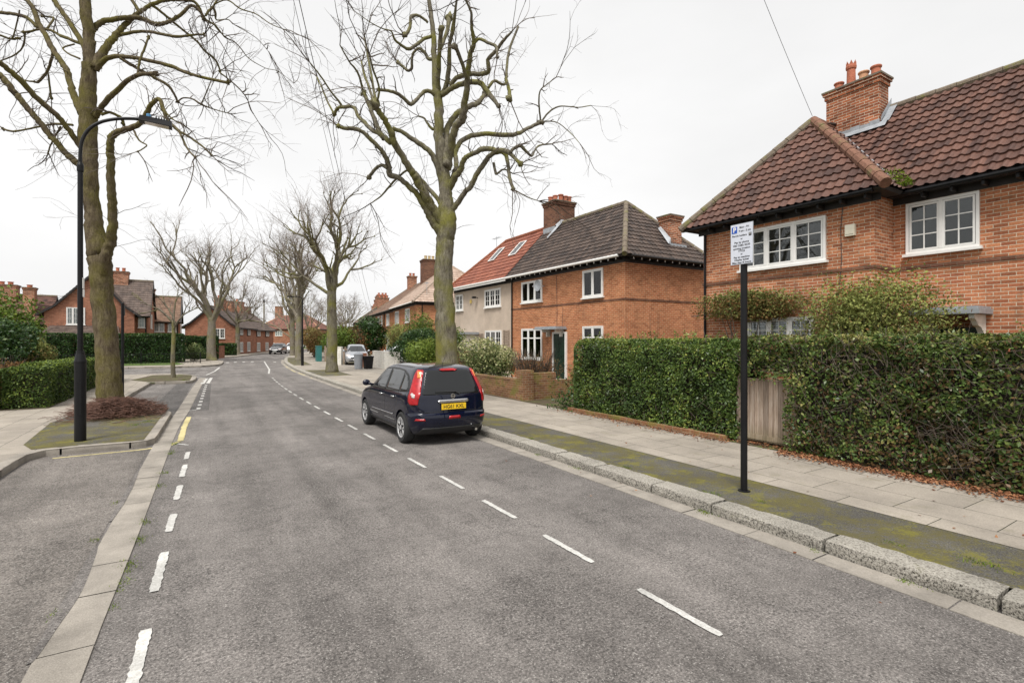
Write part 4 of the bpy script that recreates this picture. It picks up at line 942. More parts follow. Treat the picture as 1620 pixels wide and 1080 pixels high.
def chimney(parent, x0, x1, y0, y1, z0, z1, mat, pots, potmat='terracotta', name='chimney'):
    b = MB(); b.box(x0, x1, y0, y1, z0, z1-.22); e = .035; b.box(x0-e, x1+e, y0-e, y1+e, z1-.22, z1-.10); b.box(x0-2*e, x1+2*e, y0-2*e, y1+2*e, z1-.10, z1-.03)
    o = b.build(name, M[mat], parent, uv=True)
    c = MB(); c.box(x0-2.6*e, x1+2.6*e, y0-2.6*e, y1+2.6*e, z1-.03, z1+.02); c.build('capping', M['ridge'], o)
    for p in pots:
        q = MB(); pot(q, (p[0], p[1], z1+.02), p[2], p[3] if len(p) > 3 else .13, len(p) > 4 and p[4]); q.build('chimney_pot', M[p[5] if len(p) > 5 else potmat], o, smooth=False)
    return o
def aerial(parent, p, h=1.6, w=.9, dirx=1):
    a = MB(); x, y, z = p; a.cyl((x, y, z), (x, y, z+h), .015, 6); a.cyl((x, y-w/2, z+h-.1), (x, y+w/2, z+h-.1), .01, 5)
    for i in range(9): yy = y-w/2+w*i/8; a.cyl((x-.16, yy, z+h-.1), (x+.16, yy, z+h-.1), .006, 4)
    a.build('aerial', M['lead'], parent)
def eaves(root, o, u, n, L, z, out=.35, gut='black', ends=None, endmat='white', step=.42, band=.2):
    """dark boarded eave, gutter and rafter ends. o: wall corner at eave level"""
    e = MB(); e.obox(o, u, n, -.02, L+.02, -.02, out-.04, -band*.1, 0.02); e.obox(o, u, n, -.01, L+.01, .001, .03, -band, -band*.1); e.build('eaves_board', M['eave'], root)
    o = Vector(o); u = Vector(u); n = Vector(n); g = MB(); zz = .0
    a = o+n*(out+.03); b = a+u*L; g.tube([(a.x, a.y, z+zz), (b.x, b.y, z+zz)], .055, 10); g.build('gutter', M[gut], root)
    if ends:
        k = int(L/step); first = None
        for i in range(k):
            if first is None:
                q = MB(); a0 = .15; q.obox(o, u, n, a0, a0+.05, .03, out-.03, -.13, -.03); q.obox(o, u, n, a0+.005, a0+.045, out-.03, out-.022, -.125, -.035)
                first = q.build('rafter_end', M['eave'], root); first.data.materials.append(M[endmat])
                for fi in range(6, 12): first.data.polygons[fi].material_index = 1
            else:
                c = first.copy(); COL.objects.link(c); c.location = Vector(first.location)+u*(i*step) if XF is None else Vector(first.location)+(XF.to_3x3() @ u)*(i*step)
# ------------------------------------------------------------------ near house on the right
hs = empty('brick_house', (13.5, 4, 0), 'near red brick house behind the tall hedge, with a tall crowned chimney pot', 'house')
w = MB(); w.prism([(13.5,-7),(19,-7),(19,9.76),(12.6,9.76),(12.6,5.32),(13.5,5.32)], 0, 5.26); w.build('wall', M['brick_near'], hs, uv=True)
sc_ = MB(); e = .028
for z0 in (3.62,):
    sc_.box(12.6-e, 12.6-.001, 5.32-e, 9.76+e, z0, z0+.072); sc_.box(12.6-.001, 13.5-e, 5.32-e, 5.32-.001, z0, z0+.072); sc_.box(13.5-e, 13.5-.001, -7, 5.32-e-.001, z0, z0+.072)
sc_.build('string_course', M['brick_dark'], hs, uv=True)
rf = MB(); ti = []; ub = MB()
EZ = 5.32; s1 = [(13.13,-7.3,EZ),(13.13,4.96,EZ),(15.78,7.61,8.11),(15.98,7.45,8.33),(15.98,-7.3,8.33)]
s2 = [(12.22,10.26,EZ-.02),(12.22,4.96,EZ-.02),(14.48,7.61,8.11)]
s3 = [(12.22,4.96,EZ-.02),(13.13,4.96,EZ-.02),(15.78,7.61,8.11),(14.48,7.61,8.11)]
s4 = [(19.1,10.26,EZ),(12.22,10.26,EZ),(14.48,7.61,8.11),(15.98,7.45,8.33)]
s5 = [(18.9,10.26,EZ),(18.9,-7.3,EZ),(15.98,-7.3,8.33),(15.98,7.45,8.33)]
rr_ = random.Random(2)
for i, s in enumerate((s1, s2, s3, s4, s5)):
    slope3(rf, ti, s, tw=.20, ch=.275, amp=.036, lift=.038, rel=8 if i < 3 else 4); under(ub, s)
rf_o = rf.build('roof', M['tile_near'], hs, tint=[[t]*3 for t in ti]); ub.build('roof_deck', M['eave'], rf_o)
rg_ = MB(); ridge_line(rg_, (15.98,-7.3,8.33), (15.98,7.45,8.33), .10); rg_.build('ridge_tiles', M['ridge'], rf_o)
rg_ = MB(); ridge_line(rg_, (12.2,4.94,5.33), (14.48,7.61,8.14), .115, .36); ridge_line(rg_, (14.48,7.61,8.12), (15.7,7.61,8.12), .12); rg_.build('hip_tiles', M['ridge_near'], rf_o)
rg_ = MB(); ridge_line(rg_, (12.2,10.28,5.32), (14.48,7.61,8.13), .11, .4); rg_.build('hip_tiles', M['ridge'], rf_o)
vl = MB(); vl.tube([(13.2,5.03,5.40),(14.4,6.23,6.68),(15.7,7.53,8.06)], .035, 6); vl.build('valley_flashing', M['lead'], rf_o)
mc = []
for i in range(420): t = R.random()**2; mc.append((13.08+t*.5+R.uniform(-.12,.16), 5.0+t*.5+R.uniform(-.22,.08), 5.42+t*.55+R.uniform(-.03,.08)))
leaf_mesh(mc, .03, 'moss', M['grass'], rf_o, 3)['kind'] = 'stuff'
eaves(hs, (12.6,5.2,5.26), (0,1,0), (-1,0,0), 4.7, 5.27, .32, 'black', True, 'black', .5, .16)
eaves(hs, (13.5,-7,5.26), (0,1,0), (-1,0,0), 12.3, 5.27, .32, 'black', True, 'black', .5, .16)
q = MB(); q.obox((12.6,5.32,5.26),(1,0,0),(0,-1,0),-.3,.9,.001,.30,-.02,.03); q.build('soffit', M['eave'], hs)
chm = chimney(hs, 15.42, 15.96, 6.40, 7.74, 7.6, 9.16, 'brick_chim', [(15.68,7.52,.26,.115,False,'terracotta'),(15.68,7.20,.62,.115,True,'terracotta'),(15.68,6.88,.30,.12,False,'terracotta_pale'),(15.68,6.58,.32,.12,False,'terracotta')])
fl = MB(); P_ = lambda x: 5.32+(x-13.13)*1.056
fl.poly([(15.40,6.33,P_(15.40)+.30),(15.40,6.37,P_(15.40)+.05),(15.97,6.33,8.45),(15.97,6.33,8.62)]); 
for k in range(5): y0_ = 6.38+k*.24; fl.box(15.385,15.415,y0_,y0_+.235,P_(15.4)-.05,P_(15.4)+.22-.03*(k%2))
fl.poly([(15.40,6.34,7.83),(15.40,6.16,7.83),(15.97,6.16,8.45),(15.97,6.34,8.45)]); fl.poly([(15.26,6.2,7.68),(15.41,6.2,7.85),(15.41,7.3,7.85),(15.26,7.2,7.68)])
fl.build('flashing', M['lead'], chm)
X1 = (-1,0,0); U = (0,-1,0)
window(hs, (12.6,8.56,3.93), U, X1, 2.24, 1.06, 3, 3, 2, 'room')
window(hs, (13.5,5.06,3.95), U, X1, 1.26, 1.13, 2, 3, 2, 'room')
window(hs, (12.6,8.33,1.52), U, X1, 1.74, 1.09, 3, 4, 2, 'blind')
window(hs, (13.5,1.9,3.95), U, X1, 1.5, 1.13, 2, 3, 2, 'half'); window(hs, (13.5,1.9,1.3), U, X1, 1.5, 1.2, 2, 3, 2, 'half')
q = MB(); q.obox((12.6,5.88,4.40),U,X1,0,.20,.001,.09,0,.26); q.obox((12.6,5.86,4.42),U,X1,.0,.16,.09,.10,.02,.20); q.build('alarm_box', M['plastic'], hs)
can = MB(); can.obox((13.5,4.75,2.56),U,X1,0,1.15,.001,.75,0,.10); can.obox((13.5,4.72,2.66),U,X1,0,1.09,.001,.7,0,.05); co = can.build('door_canopy', M['lead'], hs)
cb = MB()
for a in (.12, .95):
    cb = MB(); k0 = len(cb.v); pr = [(0,0),(.62,0),(.62,-.08),(.5,-.14),(.42,-.22),(.25,-.26),(.14,-.36),(.10,-.5),(0,-.52)]
    for s in (a, a+.09):
        for (p0, z) in pr: cb.v.append((13.5-.001-p0, 4.75-s, 2.555+z))
    m_ = len(pr); cb.f.append(tuple(k0+i for i in range(m_))); cb.f.append(tuple(k0+m_+i for i in range(m_))[::-1])
    for i in range(m_): j = (i+1) % m_; cb.f.append((k0+j, k0+i, k0+m_+i, k0+m_+j))
    cb.build('bracket', M['white_old'], co)
dr = MB(); dr.obox((13.5,4.6,.3),U,X1,0,.86,.001,.05,0,2.0); dr.build('door', M['door'], hs)
pp = MB(); pp.tube([(12.575,9.68,5.1),(12.56,9.68,5.0),(12.56,9.68,.2)], .035, 8); pp.build('drainpipe', M['black'], hs)
wr = MB(); wr.tube([(12.585,5.95,5.2),(12.58,6.0,4.6),(12.585,5.98,3.9),(12.585,6.05,3.0)], .008, 5); wr.build('cable', M['cable'], hs); wr = MB(); wr.tube([(12.585,9.75,2.78),(12.3,9.95,2.72),(12.585,9.4,2.80),(12.585,9.0,2.79)], .012, 5); wr.build('cable', M['cable'], hs)
# under the window of the recessed wall
#wp = MB(); wp.poly([(13.496,4.55,3.56),(13.496,4.0,3.60),(13.496,3.85,3.2),(13.496,3.55,3.05),(13.496,3.7,2.9),(13.496,3.98,2.98),(13.496,4.12,3.3),(13.496,4.6,3.42)]); wp.build('cement_patch', M['concrete'], hs)
# ------------------------------------------------------------------ generic two-storey houses, front facing -X in local space
def hip_house(label, cat, x0, x1, y0, y1, ez, rz, tile, brick, hip0=True, hip1=True, name='brick_house', grp=None, over=.35, tw=.24, ch=.30, ends=True, gut='white', endm='white', string=None, oh0=None, oh1=None, ridge='ridge', rel=4, xm=None, run=None, base_z=0, band=.22):
    hs = empty(name, ((x0+x1)/2, (y0+y1)/2, 0), label, cat, grp)
    w = MB(); w.box(x0, x1, y0, y1, base_z, ez)
    xm = (x0+x1)/2 if xm is None else xm; a, b = x0-over, x1+over; c = y0-(over if hip0 else (oh0 or 0)); d = y1+(over if hip1 else (oh1 or 0)); run = run or (xm-a)
    k0 = run if hip0 else 0; k1 = run if hip1 else 0; E_ = ez+.02
    if not hip0: w.poly([(x0, y0+.001, ez-.01), (x1, y0+.001, ez-.01), (xm, y0+.001, rz-.08)])
    if not hip1: w.poly([(x1, y1-.001, ez-.01), (x0, y1-.001, ez-.01), (xm, y1-.001, rz-.08)])
    w.build('wall', M[brick], hs, uv=True)
    rf = MB(); ti = []; ub = MB(); R0 = (xm, c+k0, rz); R1 = (xm, d-k1, rz)
    sl = [[(a, d, E_), (a, c, E_), R0, R1], [(b, c, E_), (b, d, E_), R1, R0]]
    if hip0: sl.append([(a, c, E_), (b, c, E_), R0])
    if hip1: sl.append([(b, d, E_), (a, d, E_), R1])
    for s in sl: slope3(rf, ti, s, tw=tw, ch=ch, amp=.022, lift=.03, rel=rel); under(ub, s)
    ro = rf.build('roof', M[tile], hs, tint=[[t]*3 for t in ti]); ub.build('roof_deck', M['eave'], ro)
    rg = MB(); ridge_line(rg, R0, R1, .11)
    if hip0: ridge_line(rg, (a, c, E_), R0, .10); ridge_line(rg, (b, c, E_), R0, .10)
    if hip1: ridge_line(rg, (a, d, E_), R1, .10); ridge_line(rg, (b, d, E_), R1, .10)
    rg.build('ridge_tiles', M[ridge], ro)
    eaves(hs, (x0, y0, ez), (0,1,0), (-1,0,0), y1-y0, ez, over-.03, gut, ends, endm, .42, band)
    if hip0: eaves(hs, (x0, y0, ez), (1,0,0), (0,-1,0), x1-x0, ez, over-.03, 'eave', ends, endm, .42, band)
    if string:
        s = MB(); e = .02
        s.box(x0-e, x0-.001, y0-e, y1, string, string+.07)
        if hip0: s.box(x0-.001, x1, y0-e, y0-.001, string, string+.07)
        s.build('string_course', M['brick_dark' if brick != 'pebble' else 'pebble'], hs, uv=True)
    return hs
H2 = hip_house('brown-roofed brick house with dark green front door, attached to the cream rendered house', 'house', 13.6, 18.4, 14.05, 22.28, 5.2, 8.1, 'tile_mid', 'brick_mid', True, False, string=3.56, rel=8, tw=.21, ch=.27)
XN = (-1,0,0)
window(H2, (13.6,21.25,3.86), U, XN, 1.78, 1.02, 3, bars=False, curtain='curtain'); window(H2, (13.6,16.5,3.78), U, XN, 1.26, 1.13, 2, bars=False, curtain='curtain')
window(H2, (13.6,21.25,1.12), U, XN, 1.78, 1.46, 3, bars=False, transom=1.0, curtain='curtain'); window(H2, (13.6,16.5,1.14), U, XN, 1.26, 1.46, 2, bars=False, transom=1.0, curtain='curtain')
dd = MB(); dd.obox((13.6,18.5,.33),U,XN,.0,.84,.001,.05,0,1.98); do = dd.build('door', M['door'], H2)
q = MB()
for a, b in ((-.09,0),(.84,.92)): q.obox((13.6,18.5,.33),U,XN,a,b,.001,.09,0,2.06)
q.obox((13.6,18.5,.33),U,XN,-.0,.84,.001,.09,1.98,2.06); q.build('door_frame', M['white'], do)
q = MB()
for z0 in (.15, 1.02):
    for a in (.10, .47): q.obox((13.6,18.5,.33),U,XN,a,a+.28,.05,.062,z0,z0+.72)
q.obox((13.6,18.5,.33),U,XN,.3,.55,.062,.07,.93,.97); q.build('door_panel', M['door'], do)
q = MB(); q.obox((13.6,19.35,2.50),U,XN,0,1.75,.001,.62,0,.06); q.obox((13.6,19.3,2.56),U,XN,0,1.65,.001,.56,0,.07); cn = q.build('door_canopy', M['lead'], H2)
q = MB()
for a in (.45, 1.45): q = MB(); q.obox((13.6,19.35,2.28),U,XN,a,a+.07,.001,.45,.10,.219); q.obox((13.6,19.35,2.28),U,XN,a,a+.07,.001,.2,-.1,.10); q.build('bracket', M['white_old'], cn)
q = MB(); q.lathe((0,0,0), [(.0,.0),(.12,.012),(.22,.04),(.27,.075),(.265,.08),(.2,.05),(.1,.022),(.0,.012)], 16, 'x')
q.v = [(13.30-v[0], 19.35+v[1], 4.55+v[2]) for v in q.v]; q.cyl((13.6,19.3,4.55),(13.28,19.35,4.5),.015,6); q.cyl((13.28,19.35,4.35),(13.02,19.4,4.5),.01,5); q.ball((13.02,19.4,4.5),.035,.1,6); q.build('satellite_dish', M['lead'], H2)
q = MB(); q.tube([(13.54,22.1,5.1),(13.54,22.12,4.9),(13.54,22.12,.3)], .036, 8); q.build('drainpipe', M['black'], H2)
q = MB(); q.tube([(13.58,18.35,4.9),(13.585,18.3,3.2),(13.585,18.33,2.7)], .008, 5); q.build('cable', M['cable'], H2); q = MB(); q.tube([(13.58,17.9,2.65),(13.585,17.88,3.5)], .006, 4); q.build('cable', M['cable'], H2)
ch2 = chimney(H2, 15.62, 16.9, 21.2, 22.26, 7.0, 9.3, 'brick_dark', [(15.9,22.0,.34,.13),(16.2,22.0,.42,.13),(15.85,21.5,.3,.12),(16.2,21.5,.40,.13),(16.5,21.5,.36,.13),(16.75,21.5,.36,.13)])
q = MB(); q.poly([(15.0,21.1,7.27),(15.62,21.1,7.93),(15.62,21.2,8.0),(16.0,21.18,8.32),(16.0,20.95,8.24),(15.5,20.95,7.72),(14.95,20.98,7.2)]); q.box(15.59,15.619,21.2,22.26,7.6,7.95); q.build('flashing', M['lead'], ch2)
ch3 = chimney(H2, 16.6, 17.3, 14.5, 15.1, 5.6, 7.25, 'brick_chim', [])
q = MB(); q.box(16.45,17.45,14.36,14.48,5.93,6.02); q.poly([(16.5,14.38,5.98),(16.58,14.45,6.25),(16.58,15.0,6.85),(16.42,15.0,6.75),(16.36,14.38,6.0)]); q.build('flashing', M['lead'], ch3)
H3 = hip_house('cream rendered house with bright orange-red roof and two white skylights', 'house', 13.6, 18.4, 22.3, 29.2, 5.2, 8.1, 'tile_red', 'pebble', False, True, name='rendered_house', ends=False, gut='white', ridge='ridge_red', tw=.26, ch=.32, rel=4)
q = MB(); q.obox((13.6,22.3,5.2),(0,1,0),XN,0,6.9,.335,.36,-.14,.04); q.build('fascia', M['white'], H3)
window(H3, (13.6,25.1,3.84), U, XN, 1.78, .98, 3, 3, 2, curtain='room'); window(H3, (13.6,28.9,3.84), U, XN, 1.0, .98, 2, 3, 2, curtain='room'); window(H3, (13.6,25.05,1.35), U, XN, 1.80, 1.2, 3, 3, 2, curtain='half')
tr = MB()
for i in range(6): tr.obox((13.6,23.05,1.2),U,XN,i*.12,i*.12+.025,.012,.03,0,1.35)
for i in range(10): tr.obox((13.6,23.05,1.2),U,XN,0,.63,.03,.045,.03+i*.14,.055+i*.14)
for i in range(5): tr.obox((13.6,25.8,1.2),U,XN,i*.12,i*.12+.025,.012,.03,0,1.2)
for i in range(9): tr.obox((13.6,25.8,1.2),U,XN,0,.51,.03,.045,.03+i*.14,.055+i*.14)
tr.build('trellis', M['wood'], H3)
q = MB(); q.box(12.6,13.59,25.9,27.6,.1,2.35); po = q.build('porch', M['cream'], H3)
q = MB(); q.box(12.5,13.59,25.8,27.7,2.35,2.48); q.build('porch_roof', M['lead'], po)
window(H3, (12.6,27.4,1.0), U, XN, 1.4, 1.25, 3, 3, 1, curtain='room', sill=False)
q = MB(); q.obox((13.6,26.9,4.2),U,XN,0,.13,.001,.07,0,.2); q.build('alarm_box', plain('alarm_yellow', (.6,.45,.12), .5), H3)
q = MB(); q.cyl((13.6,26.0,4.45),(13.42,26.0,4.5),.02,6); q.box(13.25,13.45,25.93,26.07,4.42,4.53); q.build('security_light', M['black'], H3)
ux = 2.76; pit = math.atan2(2.9, 2.75)
for ya, yb in ((23.5,24.25),(25.9,26.6)):   # skylights lie on the front slope
    k = MB(); f2 = MB(); vv = Vector((math.cos(pit),0,math.sin(pit))); nn = Vector((-math.sin(pit),0,math.cos(pit))); O = Vector((13.25,0,5.22))
    def sb(mb, v0, v1, y0, y1, n0, n1):
        b0 = len(mb.v)
        for nnn in (n0, n1):
            for (a, y) in ((v0,y0),(v1,y0),(v1,y1),(v0,y1)): p = O+vv*a+nn*nnn; mb.v.append((p.x,y,p.z))
        for f in ((0,3,2,1),(4,5,6,7),(0,1,5,4),(1,2,6,5),(2,3,7,6),(3,0,4,7)): mb.f.append(tuple(b0+i for i in f))
    v0, v1 = 2.0, 3.15
    sb(k, v0, v1, ya, yb, .0, .055); so = k.build('skylight', M['eave'], H3)
    sb(f2, v0+.04, v1-.04, ya+.07, yb-.07, .056, .062); f2.build('pane', M['glass_dark'], so)
    f3 = MB()
    for (a, b, c, d_) in ((v0,v0+.05,ya,yb),(v1-.05,v1,ya,yb),(v0+.05,v1-.05,ya,ya+.08),(v0+.05,v1-.05,yb-.08,yb)): sb(f3, a, b, c, d_, .056, .085)
    f3.build('skylight_frame', M['white'], so)
aerial(H3, (16, 28.0, 7.2), 1.4)
# blocks further away, each in its own rotated frame
def frame(x, y, ang, z=0):
    global XF
    XF = Matrix.Translation((x, y, z)) @ Matrix.Rotation(ang, 4, 'Z')
def simple_windows(hs, x, spec, curtain='room', out=XN, uu=U, bars=True):
    for (y, z, w, h, l) in spec: window(hs, (x, y, z), uu, out, w, h, l, 3, 2, curtain=curtain, bars=bars, proud=.06)
def sidewin(hs, spec, y, curtain='room', bars=True):
    for (x, z, w, h, l) in spec: window(hs, (x, y, z), (1,0,0), (0,-1,0), w, h, l, 3, 2, curtain=curtain, bars=bars, proud=.06)
frame(15.4, 40.6, -math.radians(8))
H4 = hip_house('brick house with pale tan hipped roof behind the mid-street tree trunk', 'house', 0, 8.6, 0, 10.5, 5.2, 9.1, 'tile_tan', 'brick_mid', True, True, ends=False, string=3.3, ridge='pot_tan', ch=.34, tw=.3, over=.4)
simple_windows(H4, 0, [(4.4,3.6,1.9,1.25,3),(9.4,3.6,1.9,1.25,3),(4.4,1.0,1.9,1.3,3),(8.4,.9,1.6,1.3,3)], 'curtain', bars=False); sidewin(H4, [(3.2,3.7,1.0,1.0,2)], 0, 'curtain', False)
q = MB(); q.tube([(.5,-.06,5.1),(.5,-.06,.2)], .045, 8); q.build('drainpipe', M['black'], H4)
aerial(H4, (1.0, .4, 5.0), 2.0)
q = MB(); q.box(-.9,-.001,10.0,10.46,2.2,2.5); q.build('door_canopy', M['lead'], H4)
H5 = hip_house('long brick house with brown roof and yellow-potted stack beyond the tan-roofed house', 'house', 0.02, 8.6, 10.52, 27.5, 5.15, 8.7, 'tile_brown', 'brick_mid', False, True, ends=False, string=3.3, ch=.34, tw=.3, gut='black')
simple_windows(H5, 0.02, [(14.6,3.6,1.6,1.25,3),(18.4,3.6,1.0,1.25,2),(21.0,3.6,1.6,1.25,3),(25.8,3.6,1.6,1.25,3),(14.6,.9,1.6,1.3,3),(21,.9,1.6,1.3,3),(25.8,.9,1.6,1.3,3)], 'curtain', bars=False)
chimney(H5, 3.2, 4.6, 10.6, 12.2, 7.6, 10.6, 'brick_dark', [(3.5,11.0,.4,.15),(3.9,11.0,.4,.15),(4.3,11.0,.4,.15),(3.7,11.8,.4,.15)], 'pot_yellow')
chimney(H5, 3.6, 4.6, 20.0, 21.0, 7.6, 9.9, 'brick_chim', [(3.9,20.5,.4,.15),(4.3,20.5,.4,.15)])
q = MB(); q.box(-.8,.0,16.2,18.2,2.35,2.6); q.box(-.75,-.6,16.3,16.45,.1,2.35); q.box(-.75,-.6,17.95,18.1,.1,2.35); q.build('porch', M['white_old'], H5)
q = MB(); q.tube([(-.05,16,5.1),(-.05,16,.2)], .05, 6); q.build('drainpipe', M['black'], H5)
frame(20.2, 79, -math.radians(13), -.4)
H6 = hip_house('far brick house with grey-brown hipped roof and row of red chimneys, right of the road', 'house', 0, 9, 0, 13, 5.0, 8.6, 'tile_grey', 'brick_far', True, False, ends=False, string=3.2, gut='black', ch=.4, tw=.4)
sidewin(H6, [(1.8,3.0,1.5,1.4,3)], 0, 'curtain'); simple_windows(H6, 0, [(4,3.2,1.4,1.1,3),(7,3.2,1.4,1.1,3),(10.5,3.2,1.4,1.1,3),(5,.9,1.4,1.2,3)], 'curtain')
for y_, h_ in ((2.6, 9.2), (5.2, 9.8), (8.2, 9.8), (11.5, 9.5)): chimney(H6, 3.4, 5.2, y_, y_+1.3, 6.5, h_, 'brick_chim', [(3.8,y_+.6,.45,.17),(4.4,y_+.6,.45,.17),(4.9,y_+.6,.45,.17)])
H7 = hip_house('farthest brown-roofed brick house in the right-hand row, its lower roof stepping away', 'house', 0.3, 8.6, 13.02, 30, 4.9, 8.2, 'tile_grey', 'brick_far', False, True, ends=False, gut='black', ch=.4, tw=.4)
simple_windows(H7, 0.3, [(17,3.2,1.4,1.1,3),(21,3.2,1.4,1.1,3),(26,3.2,1.4,1.1,3)], 'curtain'); chimney(H7, 3.6, 4.8, 24, 25.2, 7, 9.2, 'brick_chim', [(4,24.5,.4,.16)])
# the house that closes the view
frame(11.5, 143, math.radians(58), -.9)
H8 = hip_house('red-roofed house closing the view at the bend of the road', 'house', 0, 9, -16, 0, 5.6, 9.2, 'tile_dull', 'brick_far', True, True, ends=False, gut='black', ch=.4, tw=.4, ridge='terracotta_pale')
simple_windows(H8, 0, [(-1.5,3.9,1.8,1.2,3),(-5,3.9,1.8,1.2,3),(-9,3.9,1.8,1.2,3),(-13,3.9,1.8,1.2,3),(-3,.9,1.8,1.2,3),(-11,.9,1.8,1.2,3)], 'curtain'); chimney(H8, 4, 5.4, -4.5, -3, 8.2, 11.6, 'brick_chim', [])
frame(26.5, 122, math.radians(40), -.6)
H9 = hip_house('small white rendered house with flat dark roof between the bare trees in the distance', 'house', 0, 6, -8, 0, 4.3, 5.6, 'tile_grey', 'cream', True, True, name='white_house', ends=False, gut='black', ch=.4, tw=.4)
M['cream_white'] = M['white_old']
for c in H9.children:
    if c.name.startswith('wall'): c.data.materials[0] = M['white_old']
simple_windows(H9, 0, [(-1.2,2.6,1.2,1.0,2),(-4.6,2.6,1.2,1.0,2)], 'room')
# left side: houses face the road (+X), local frames turned half round
def gable_house(label, fr, Lx, Ly, ez, rz, tile, brick, wins=(), side=(), chims=(), doors=(), name='brick_house', apex=None, grp=None, far=True, dorm=()):
    """ridge along local Y (0..Ly), gable wall at local y=0 facing -Y, road front at local x=Lx facing +X"""
    frame(*fr); hs = empty(name, (Lx/2, Ly/2, 0), label, 'house', grp); xm = Lx/2 if apex is None else apex
    w = MB(); w.box(0, Lx, 0, Ly, -1, ez); w.poly([(0,.001,ez-.01),(Lx,.001,ez-.01),(xm,.001,rz-.1)]); w.poly([(Lx,Ly-.001,ez-.01),(0,Ly-.001,ez-.01),(xm,Ly-.001,rz-.1)]); w.build('wall', M[brick], hs, uv=True)
    rf = MB(); ti = []; ub = MB(); o = .3; k = (rz-ez)/xm; k2 = (rz-ez)/(Lx-xm)
    # sprocketed (bell-cast) eaves
    for s in ([(-o-.25,Ly+.2,ez-.22),(-o-.25,-.25,ez-.22),(.6,-.25,ez+.52*k),(.6,Ly+.2,ez+.52*k)], [(.6,Ly+.2,ez+.52*k),(.6,-.25,ez+.52*k),(xm,-.25,rz),(xm,Ly+.2,rz)],
              [(Lx+o+.25,-.25,ez-.22),(Lx+o+.25,Ly+.2,ez-.22),(Lx-.6,Ly+.2,ez+.52*k2),(Lx-.6,-.25,ez+.52*k2)], [(Lx-.6,-.25,ez+.52*k2),(Lx-.6,Ly+.2,ez+.52*k2),(xm,Ly+.2,rz),(xm,-.25,rz)]):
        slope3(rf, ti, s, tw=.34, ch=.34, amp=.02, lift=.03, rel=4); under(ub, s, .16)
    ro = rf.build('roof', M[tile], hs, tint=[[t]*3 for t in ti]); ub.build('roof_deck', M['eave'], ro)
    rg = MB(); ridge_line(rg, (xm,-.25,rz), (xm,Ly+.2,rz), .11); rg.build('ridge_tiles', M['ridge'], ro)
    for (x, z, ww, hh, l) in wins: window(hs, (x, 0, z), (1,0,0), (0,-1,0), ww, hh, l, 3, 2, curtain='curtain', proud=.07)
    for (y, z, ww, hh, l) in side: window(hs, (Lx, y, z), (0,1,0), (1,0,0), ww, hh, l, 3, 2, curtain='curtain', proud=.07)
    for (y, z, ww, hh) in dorm:
        q = MB(); q.box(Lx-1.2, Lx+.08, y-.1, y+ww+.1, z-.1, z+hh+.1); dm = q.build('dormer', M['eave'], hs); window(hs, (Lx+.08, y, z), (0,1,0), (1,0,0), ww, hh, 2, 3, 2, curtain='curtain', sill=False)
    for c in chims: chimney(hs, *c)
    return hs
G1 = gable_house('left corner brick house with broad sweeping gable, behind the big mossy tree', (-11.9, 59.6, 0), 6.4, 9, 4.5, 8.25, 'tile_grey', 'brick_far', wins=[(1.5,3.4,1.3,1.55,3)], side=[(3,3.0,1.2,1.2,2)], apex=3.4)
q = MB(); q.prism([(0.1,-2.4),(5.4,-2.4),(5.4,-.01),(0.1,-.01)], 0, 2.3); q.build('lean_to', M['brick_far'], G1, uv=True)
q = MB(); ti = []; slope3(q, ti, [(-.2,-2.8,2.25),(5.7,-2.8,2.25),(5.2,0,3.3),(.4,0,3.3)], tw=.34, ch=.34); q.build('lean_to_roof', M['tile_grey'], G1, tint=[[t]*3 for t in ti])
XF = None
frame(-5.2, 60.4, math.radians(90))   # ridge runs along world -X
def xhouse(label, fr, L, D, ez, rz, tile, brick, front=(), end=(), chims=(), grp=None):
    """local: front wall y=0 facing -Y, gable ends at x=0 and x=L, ridge along x"""
    frame(*fr); hs = empty('brick_house', (L/2, D/2, 0), label, 'house', grp)
    w = MB(); w.box(0, L, 0, D, -1, ez)
    for x, s in ((.001, 1), (L-.001, -1)): w.poly([(x,0,ez-.01),(x,D,ez-.01),(x,D/2,rz-.1)][::-s])
    w.build('wall', M[brick], hs, uv=True); rf = MB(); ti = []; ub = MB(); k = (rz-ez)/(D/2)
    for s in ([(-.2,-.55,ez-.2),(L+.2,-.55,ez-.2),(L+.2,.6,ez+.52*k),(-.2,.6,ez+.52*k)], [(-.2,.6,ez+.52*k),(L+.2,.6,ez+.52*k),(L+.2,D/2,rz),(-.2,D/2,rz)], [(L+.2,D+.3,ez-.1),(-.2,D+.3,ez-.1),(-.2,D/2,rz),(L+.2,D/2,rz)]):
        slope3(rf, ti, s, tw=.34, ch=.34, amp=.02, lift=.03, rel=4); under(ub, s, .16)
    ro = rf.build('roof', M[tile], hs, tint=[[t]*3 for t in ti]); ub.build('roof_deck', M['eave'], ro)
    rg = MB(); ridge_line(rg, (-.2,D/2,rz), (L+.2,D/2,rz), .11); rg.build('ridge_tiles', M['ridge'], ro)
    for (x, z, ww, hh, l) in front: window(hs, (x,0,z), (1,0,0), (0,-1,0), ww, hh, l, 3, 2, curtain='curtain', proud=.07)
    for (y, z, ww, hh, l) in end: window(hs, (L,y,z), (0,1,0), (1,0,0), ww, hh, l, 3, 2, curtain='curtain', proud=.07)
    q = MB(); q.tube([(L-.2,-.07,ez-.3),(L-.2,-.07,0)], .06, 6); q.build('drainpipe', M['black'], hs)
    for c in chims: chimney(hs, *c)
    return hs
